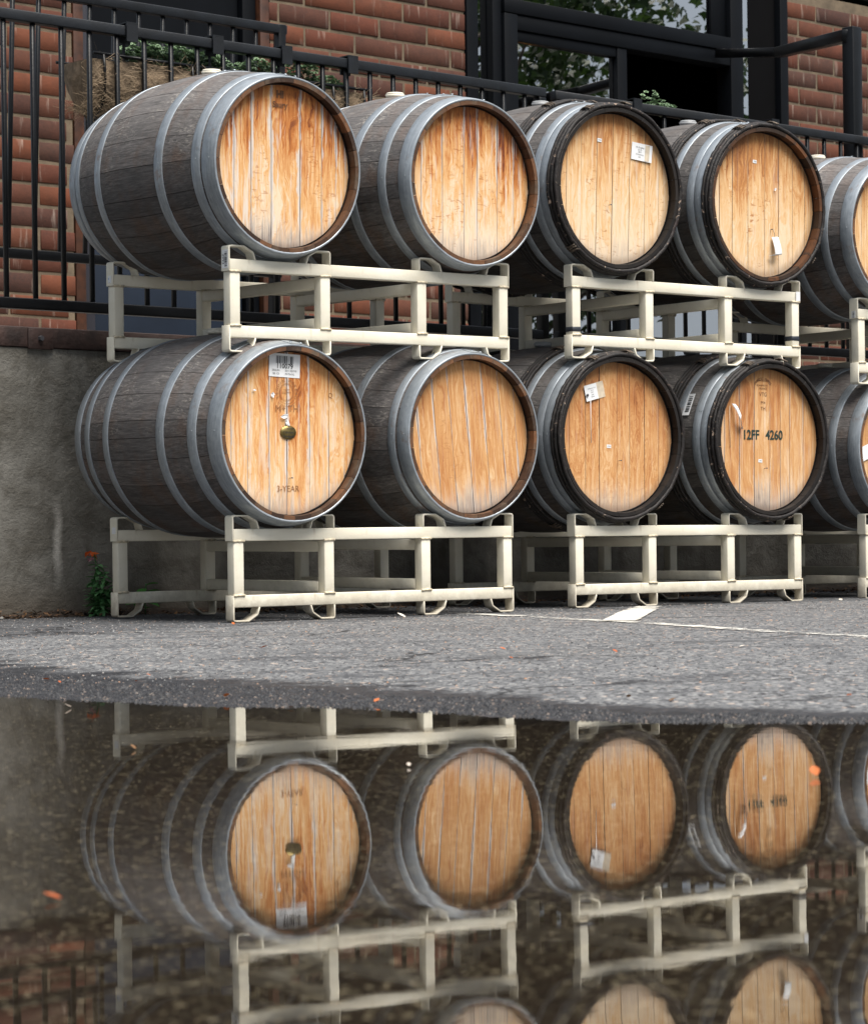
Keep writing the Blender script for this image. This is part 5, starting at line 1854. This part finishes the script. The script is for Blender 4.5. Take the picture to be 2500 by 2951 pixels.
BLf = leaf_mesh('leaf', 0.066, 0.040, M['broad'], 0.5, 0.2, 0.25)
for (s, off, lb, n_, h) in ((w_at(418, 1740, D_WALL - 0.10)[0], 0.10, 'broad-leaved green weed seen through the left end of the lower left rack', 9, 0.11), (5.62, 0.08, 'dim green weed in the shade under the lower left barrel', 6, 0.07)):
    b = wall_foot(s, off)
    w = empty('broadleaf_weed', b, 0, lb, 'weed')
    bm = bmesh.new(); add_tube(bm, [(0, 0, 0), (0.004, 0, h)], 0.002, 5)
    put('stem', mesh_of(bm, 'stem', True, M['herb']), w)
    for i in range(n_):
        o = put('leaf', BLf, w, (0, 0, h * (0.25 + 0.75 * i / n_)))
        o.rotation_euler = (R.uniform(-0.4, 0.5), R.uniform(-0.3, 0.3), i * 2.2)
        k = R.uniform(0.7, 1.15); o.scale = (k, k, k)


def ray_ground(px, py):
    """follow the sight line of a photo pixel down to the ground or the water"""
    xx = px - 1250; yy = py - 1558.1
    dx, dz = (c_ * xx - s_ * yy) / 7374.4, -(s_ * xx + c_ * yy) / 7374.4
    Y = 1.0
    while Y < 30:
        z = CAM_Z + dz * Y
        g = max(0.0, ground_z(dx * Y, Y))
        if z <= g: return Vector((dx * Y, Y, g))
        Y += 0.004
    return Vector((dx * 10, 10, 0.06))


def tuft(px, py, label, n_, L, mat='herb'):
    b = ray_ground(px, py)
    w = empty('weed_tuft', b, 0, label, 'weed')
    me = leaf_mesh('leaf', L, L * 0.35, M[mat], 0.6, 0.2, 0.4)
    for i in range(n_):
        o = put('leaf', me, w, (0, 0, 0.002))
        o.rotation_euler = (R.uniform(0.2, 1.1), 0, i * 2.4 + R.uniform(-.3, .3))
        k = R.uniform(0.6, 1.1); o.scale = (k, k, k)


tuft(42, 1777, 'small green weed at the wall foot beside the grey stone', 7, 0.026)
tuft(212, 1768, 'small green weed at the wall foot beside the fallen pink flower', 8, 0.03)
tuft(240, 1752, 'light green weed sprouting just left of the snapdragon', 6, 0.024, 'broad')

# fallen pink flower, stone
b = ray_ground(236, 1774)
pk = empty('fallen_flower', b, 0, 'fallen pink flower head lying at the foot of the wall', 'flower')
for i in range(8):
    o = put('petal', PT[1], pk, (0.006 * (i % 3) - 0.006, 0, 0.003 + 0.001 * i)); o.rotation_euler = (R.uniform(-0.1, 0.7), R.uniform(-.3, .3), i * 0.8)


def stone(px, py, r, label, mat='stone', flat=0.7):
    p = ray_ground(px, py)
    bm = bmesh.new()
    bmesh.ops.create_icosphere(bm, subdivisions=2, radius=r)
    for v in bm.verts:
        v.co *= 1 + noise.noise(v.co * (1.7 / r)) * 0.35
        v.co.z *= flat
    o = put('stone', mesh_of(bm, 'stone', True, M[mat])); o.location = p + Vector((0, 0, r * flat * 0.6))
    return tag(o, label, 'stone')


stone(18, 1768, 0.026, 'rounded grey stone against the foot of the wall at the far left')
stone(4, 1786, 0.009, 'tiny pale pebble at the far left edge below the grey stone')
stone(393, 1822, 0.0035, 'tiny dark pebble on the tarmac in front of the left rack')
stone(1739, 1821, 0.0045, 'tiny dark pebble just below the white painted stripe')

# fallen leaves, each placed where it lies
LEAVES = [
    (675, 1802, 'dry_leaf', 0.016, 'small red-orange leaf by the front left foot of the left rack'),
    (748, 1870, 'dry_leaf', 0.020, 'orange leaf on the open tarmac below the lower left barrel'),
    (142, 1961, 'dry_leaf', 0.018, 'orange leaf at the left on the dark wet band'),
    (173, 1971, 'dry_leaf', 0.011, 'smaller orange leaf just right of the left one on the wet band'),
    (393, 1967, 'dry_leaf', 0.010, 'tiny orange leaf on the wet band below the left rack'),
    (434, 1950, 'dry_leaf', 0.010, 'tiny orange fleck above the wet band below the left rack'),
    (650, 2012, 'dry_leaf', 0.020, 'bright orange leaf lying at the waterline below the lower left barrel'),
    (1079, 2027, 'dry_leaf', 0.017, 'orange leaf at the waterline below the second barrel'),
    (1456, 1874, 'dry_leaf', 0.014, 'orange leaf on the tarmac below the gap between the left and middle stacks'),
    (1778, 1882, 'dry_leaf', 0.013, 'dark orange leaf on the tarmac below the middle rack'),
    (1477, 1900, 'dry_leaf', 0.010, 'tiny orange leaf in the middle of the tarmac'),
    (2437, 2008, 'dry_leaf', 0.012, 'pale orange leaf near the right edge at the crack'),
    (2452, 2009, 'dry_leaf', 0.009, 'second tiny leaf near the right edge at the crack'),
    (1930, 2024, 'brown_leaf', 0.020, 'tan leaf lying just above the waterline at the right'),
    (1810, 2015, 'brown_leaf', 0.016, 'thin tan leaf above the waterline at the centre right'),
    (1726, 1752, 'brown_leaf', 0.020, 'brown leaf by the front left foot of the middle rack'),
    (1925, 1735, 'brown_leaf', 0.040, 'curled brown leaf under the middle rack between its feet'),
    (2352, 1727, 'brown_leaf', 0.020, 'reddish leaf in the gap between the middle and right racks'),
    (2425, 1732, 'pale_petal', 0.022, 'pale leaf in the gap just left of the right rack'),
    (1168, 1781, 'pale_petal', 0.028, 'pale tan leaf on the tarmac left of the thin paint line'),
    (1100, 1963, 'pale_petal', 0.014, 'cream petal above the wet band below the second barrel'),
    (2130, 1866, 'pale_petal', 0.012, 'small pale leaf on the tarmac below the right barrels'),
    (430, 2007, 'pale_petal', 0.013, 'pale pink petal near the waterline below the left rack'),
    (174, 2599, 'dry_leaf', 0.017, 'orange leaf floating in the puddle at the lower left'),
    (1180, 2212, 'pale_petal', 0.009, 'white petal floating between the reflected barrels'),
    (2352, 2241, 'dry_leaf', 0.022, 'orange leaf floating on the reflection of the coded barrel'),
    (390, 2163, 'brown_leaf', 0.013, 'small tan leaf floating near the reflection of the left rack'),
    (828, 2043, 'brown_leaf', 0.013, 'dark red leaf floating just inside the waterline at the left centre'),
    (205, 2041, 'pale_petal', 0.016, 'thin pale petal floating near the waterline at the left'),
]
for px, py, mt_, L, lb in LEAVES:
    p = ray_ground(px, py)
    me = leaf_mesh('fallen_leaf', L * 1.05, L * 0.6, M[mt_], R.uniform(0.2, 0.9), 0.4, -0.25)
    o = put('fallen_leaf', me); o.location = p + Vector((0, 0, 0.0025))
    o.rotation_euler = (R.uniform(-0.1, 0.25), R.uniform(-0.3, 0.3), R.uniform(0, 6.28))
    tag(o, lb, 'leaf')

# litter, grit and soil nobody could count
verts, faces, tone = [], [], []
for q in range(2600):
    s = R.uniform(4.3, 12.5); off = abs(R.gauss(0, 0.11)) if s < 5.3 else abs(R.gauss(0, 0.16)) + 0.02
    if s < 5.15: off *= 0.45
    p = wp(s, D_WALL - 0.012 - off, 0)
    z = ground_z(p.x, p.y) + 0.002 + 0.028 * math.exp(-off * 14) * R.random()
    L = R.uniform(0.005, 0.016)
    a = R.uniform(0, 6.28); dr = Vector((math.cos(a), math.sin(a), R.uniform(-.4, .6))) * L; sd = Vector((-math.sin(a), math.cos(a), R.uniform(-.5, .5))) * L * 0.4
    k = len(verts); c = Vector((p.x, p.y, z))
    verts += [c - dr, c + sd, c + dr, c - sd]
    faces.append((k, k + 1, k + 2, k + 3))
    tn = R.random() ** 2; tone += [tn] * 4
me = bpy.data.meshes.new('leaf_litter'); me.from_pydata([tuple(v) for v in verts], [], faces)
at = me.attributes.new('tone', 'FLOAT', 'POINT'); at.data.foreach_set('value', tone); me.materials.append(M['brown_leaf'])
tag(put('leaf_litter', me), 'brown leaf litter along the foot of the wall behind the racks', 'leaf litter', kind='stuff')

# soil wedge at the wall's foot
bm = bmesh.new()
prev = None
for i in range(240):
    s = 3.0 + i * 0.045
    h = 0.018 + 0.012 * noise.noise(Vector((s * 5, 0, 0))); w = 0.045 + 0.03 * noise.noise(Vector((s * 4, 3, 0))) + (0.09 if s > 5.3 else 0)
    a = wp(s, D_WALL - 0.004, 0); b = wp(s, D_WALL - w * 0.45, 0); c = wp(s, D_WALL - w, 0)
    row = [bm.verts.new((a.x, a.y, ground_z(a.x, a.y) + h)), bm.verts.new((b.x, b.y, ground_z(b.x, b.y) + h * 0.55)), bm.verts.new((c.x, c.y, ground_z(c.x, c.y) - 0.004))]
    if prev:
        bm.faces.new((prev[0], prev[1], row[1], row[0])); bm.faces.new((prev[1], prev[2], row[2], row[1]))
    prev = row
put('soil_strip', mesh_of(bm, 'soil_strip', True, M['soil']), kind='structure')

# loose gravel on the wet band and scattered grit
verts, faces = [], []
ico = [(0, 0, 1), (0.9, 0, 0.1), (0.2, 0.9, 0), (-0.8, 0.4, 0.1), (-0.6, -0.7, 0), (0.3, -0.9, 0.1)]
def chip(x, y, z, r):
    k = len(verts)
    for v in ico:
        verts.append((x + v[0] * r * R.uniform(.6, 1.2), y + v[1] * r * R.uniform(.6, 1.2), z + v[2] * r * 0.8))
    for i in range(5):
        faces.append((k, k + 1 + i, k + 1 + (i + 1) % 5))
for q in range(12000):
    x = R.uniform(-1.25, 1.1)
    sh = lerp_tab(SHX, x)
    wid = lerp_tab([(-1.1, 0.60), (-0.45, 0.46), (0, 0.36), (0.25, 0.24), (0.75, 0.13)], x)
    s = -0.06 + (wid * 0.85 + 0.1 * noise.noise(Vector((x * 4, 0, 0)))) * R.random() ** 1.25
    y = sh + s
    r = R.choice((0.002, 0.003, 0.0042, 0.006)) * R.uniform(0.7, 1.15)
    chip(x, y, ground_z(x, y) - 0.0005, r)
me = bpy.data.meshes.new('wet_gravel'); me.from_pydata(verts, [], faces)
t = NT('wet_dark_gravel'); rv = t.n('TexVoronoi', Vector=t.obj(), Scale=160).outputs['Color']
sc_ = t.n('SeparateColor', i0=rv).outputs[0]
me.materials.append(t.finish(t.bsdf(t.ramp(sc_, [(0.0, (0.006, 0.006, 0.0075)), (0.6, (0.016, 0.016, 0.0195)), (0.93, (0.036, 0.036, 0.038)), (0.99, (0.16, 0.12, 0.095))]), 0.6, 0, 0.5)))
tag(put('wet_gravel', me), 'dark wet loose gravel along the water edge of the puddle', 'gravel', kind='stuff')
verts, faces = [], []
for q in range(20000):
    x = R.uniform(-1.5, 1.9); y = R.uniform(5.0, 9.6)
    if y < lerp_tab(SHX, x) + 0.3: continue
    chip(x, y, ground_z(x, y) - 0.0006, 0.0015 + 0.0036 * R.random() ** 3)
me = bpy.data.meshes.new('dry_grit'); me.from_pydata(verts, [], faces)
t = NT('dry_grit'); rv = t.n('TexVoronoi', Vector=t.obj(), Scale=120).outputs['Color']
sc_ = t.n('SeparateColor', i0=rv).outputs[0]
me.materials.append(t.finish(t.bsdf(t.ramp(sc_, [(0.0, (0.02, 0.021, 0.024)), (0.4, (0.085, 0.087, 0.092)), (0.8, (0.25, 0.25, 0.245)), (0.985, (0.30, 0.17, 0.10))]), 0.8)))
tag(put('dry_grit', me), 'loose grit and crumbs scattered over the dry tarmac', 'grit', kind='stuff')

verts, faces = [], []
for q in range(24000):
    y = 1.55 + 3.7 * R.random() ** 0.8; x = R.uniform(-1, 1) * (0.19 * y + 0.05)
    z = ground_z(x, y)
    if z > -0.004: continue
    chip(x, y, z - 0.0004, 0.0010 + 0.0022 * R.random() ** 2)
me = bpy.data.meshes.new('bed_grit'); me.from_pydata(verts, [], faces)
t = NT('bed_grit'); rv = t.n('TexVoronoi', Vector=t.obj(), Scale=190).outputs['Color']
sc_ = t.n('SeparateColor', i0=rv).outputs[0]
me.materials.append(t.finish(t.bsdf(t.ramp(sc_, [(0.0, (0.012, 0.009, 0.006)), (0.5, (0.045, 0.036, 0.028)), (0.78, (0.13, 0.135, 0.10)), (0.95, (0.34, 0.33, 0.28))]), 0.7)))
tag(put('bed_grit', me), 'fine grit and specks lying on the bed of the puddle', 'grit', kind='stuff')

# ------------------------------------------------------------------ trees out to the right, seen mirrored in the glass, and added unseen light blockers
def tree(x, y, h, rad, label, seed, n=9000):
    rr = random.Random(seed)
    g = ground_z(x, y)
    root = empty('maple_tree', (x, y, g), 0, label, 'tree', 'trees mirrored in the window')
    bm = bmesh.new()
    add_tube(bm, [(0, 0, 0), (0.05, 0.03, h * 0.25), (-0.04, 0.06, h * 0.5), (0.02, 0, h * 0.85)], 0.15, 10, radii=[0.2, 0.15, 0.11, 0.04])
    put('trunk', mesh_of(bm, 'trunk', True, M['tree_bark']), root)
    tips = []
    bm = bmesh.new()
    for i in range(16):
        a = i * 2.4; z0 = h * (0.22 + 0.6 * i / 16); L = rad * rr.uniform(0.7, 1.0)
        e = Vector((math.cos(a) * L, math.sin(a) * L, z0 + L * rr.uniform(0.1, 0.6)))
        mid = Vector((e.x * 0.5, e.y * 0.5, z0 + (e.z - z0) * 0.35))
        add_tube(bm, [(0, 0, z0), mid, e], 0.04, 6, radii=[0.06, 0.035, 0.012])
        tips += [e, mid, (e + mid) / 2]
    put('limb', mesh_of(bm, 'limb', True, M['tree_bark']), root)
    verts, faces, tone = [], [], []
    cl = []
    for i in range(170):
        t_ = rr.choice(tips)
        cl.append((t_ + Vector((rr.gauss(0, rad * 0.22), rr.gauss(0, rad * 0.22), rr.gauss(0, rad * 0.2))), rr.uniform(0.25, 0.5)))
    for q in range(n):
        c, r_ = rr.choice(cl)
        p = c + Vector((rr.gauss(0, 1), rr.gauss(0, 1), rr.gauss(0, 0.7))) * r_ * 0.6
        L = rr.uniform(0.055, 0.10)
        u = Vector((rr.uniform(-1, 1), rr.uniform(-1, 1), rr.uniform(-1.2, 0.2))).normalized()
        v = u.orthogonal().normalized(); v = (v + u.cross(v) * rr.uniform(-1, 1)).normalized()
        k = len(verts)
        verts += [p - u * L * .3, p + v * L * .75, p + u * L * .35 + v * L * .3, p + u * L, p + u * L * .35 - v * L * .3, p - v * L * .75]
        faces.append((k, k + 1, k + 2, k + 3, k + 4, k + 5))
        tone += [rr.random()] * 6
    me = bpy.data.meshes.new('crown'); me.from_pydata([tuple(v) for v in verts], [], faces)
    at = me.attributes.new('tone', 'FLOAT', 'POINT'); at.data.foreach_set('value', tone); me.materials.append(M['tree_leaf'])
    put('crown', me, root)
    return root


T1 = tree(13.0, 12.1, 7.0, 2.5, 'leafy maple standing right of the lot, mirrored in the upper window', 3, 22000)
T2 = tree(14.5, 8.2, 8.5, 3.2, 'second leafy maple nearer the camera, mirrored at the left of the window', 4, 20000)


def tree_copy(src, x, y, rz, k, label):  # unseen maples added round the lot to keep low sky light out
    o = src.copy(); COL.objects.link(o)
    for ch in list(src.children):
        c = ch.copy(); COL.objects.link(c); c.parent = o
    o.location = (x, y, ground_z(x, y)); o.rotation_euler = (0, 0, rz); o.scale = (k, k, k)
    o['label'] = label; o['group'] = 'maples round the parking lot'


for i_, (ang, dist, k, lb) in enumerate(((-15, 15.5, 1.05, 'maple off to the right of the lot, beyond the frame'), (-42, 15.0, 0.95, 'maple behind the camera on its right'),
                                        (-112, 15.5, 1.1, 'maple behind the camera on its left'), (-140, 15.0, 1.0, 'maple far behind the camera on its left'),
                                        (-166, 14.0, 1.1, 'maple off to the left of the lot, beyond the frame'), (-190, 13.0, 1.0, 'maple beyond the left end of the wall'))):
    a_ = math.radians(ang)
    tree_copy((T1, T2)[i_ % 2], dist * math.cos(a_), dist * math.sin(a_) + 2.0, i_ * 1.3, k, lb)


def hedge(label, pts, h, depth, seed, n):  # added out of view to darken the gaps under the racks
    """clipped hedge running along pts: a leafy band with real depth"""
    rr = random.Random(seed)
    a = Vector(pts[0]); b = Vector(pts[1]); d = b - a; L = d.length; d.normalize(); p_ = Vector((-d.y, d.x))
    root = empty('hedge', ((a.x + b.x) / 2, (a.y + b.y) / 2, ground_z((a.x + b.x) / 2, (a.y + b.y) / 2)), 0, label, 'hedge', 'hedges round the parking lot')
    bm = bmesh.new()
    N = int(L / 0.5)
    rows = []
    for i in range(N + 1):
        c = a + d * (L * i / N)
        w = depth * 0.42 + noise.noise(Vector((i * 0.6, seed, 0))) * 0.12; t_ = h * 0.93 + noise.noise(Vector((i * 0.5, seed, 4))) * 0.15
        row = [bm.verts.new((c.x + p_.x * o - root.location.x, c.y + p_.y * o - root.location.y, z)) for o, z in ((-w, 0), (-w * 1.1, t_ * 0.6), (-w * 0.8, t_), (w * 0.8, t_), (w * 1.1, t_ * 0.6), (w, 0))]
        rows.append(row)
    for r0, r1 in zip(rows, rows[1:]):
        for k in range(5): bm.faces.new((r0[k], r0[k + 1], r1[k + 1], r1[k]))
    put('inner_growth', mesh_of(bm, 'inner_growth', False, M['tree_leaf']), root)
    verts, faces, tone = [], [], []
    for q in range(n):
        c = a + d * rr.uniform(0, L) + p_ * rr.gauss(0, depth * 0.35)
        z = h * rr.random() ** 0.7 + rr.gauss(0, 0.06)
        u = Vector((rr.uniform(-1, 1), rr.uniform(-1, 1), rr.uniform(-1, 1))).normalized(); v = u.orthogonal().normalized()
        s_ = rr.uniform(0.05, 0.09); p = Vector((c.x - root.location.x, c.y - root.location.y, max(0.03, z)))
        k = len(verts); verts += [p - u * s_, p + v * s_ * .5, p + u * s_, p - v * s_ * .5]
        faces.append((k, k + 1, k + 2, k + 3)); tone += [rr.random()] * 4
    me = bpy.data.meshes.new('leaves'); me.from_pydata([tuple(v) for v in verts], [], faces)
    at = me.attributes.new('tone', 'FLOAT', 'POINT'); at.data.foreach_set('value', tone); me.materials.append(M['tree_leaf'])
    put('leaves', me, root, kind='stuff')


hedge('long clipped hedge behind the camera, along the near side of the lot', ((-13.5, -9.5), (15.0, -9.5)), 3.0, 1.4, 5, 16000)
hedge('clipped hedge closing the lot on the left', ((-13.0, 6.5), (-13.0, -9.0)), 3.0, 1.4, 6, 9000)
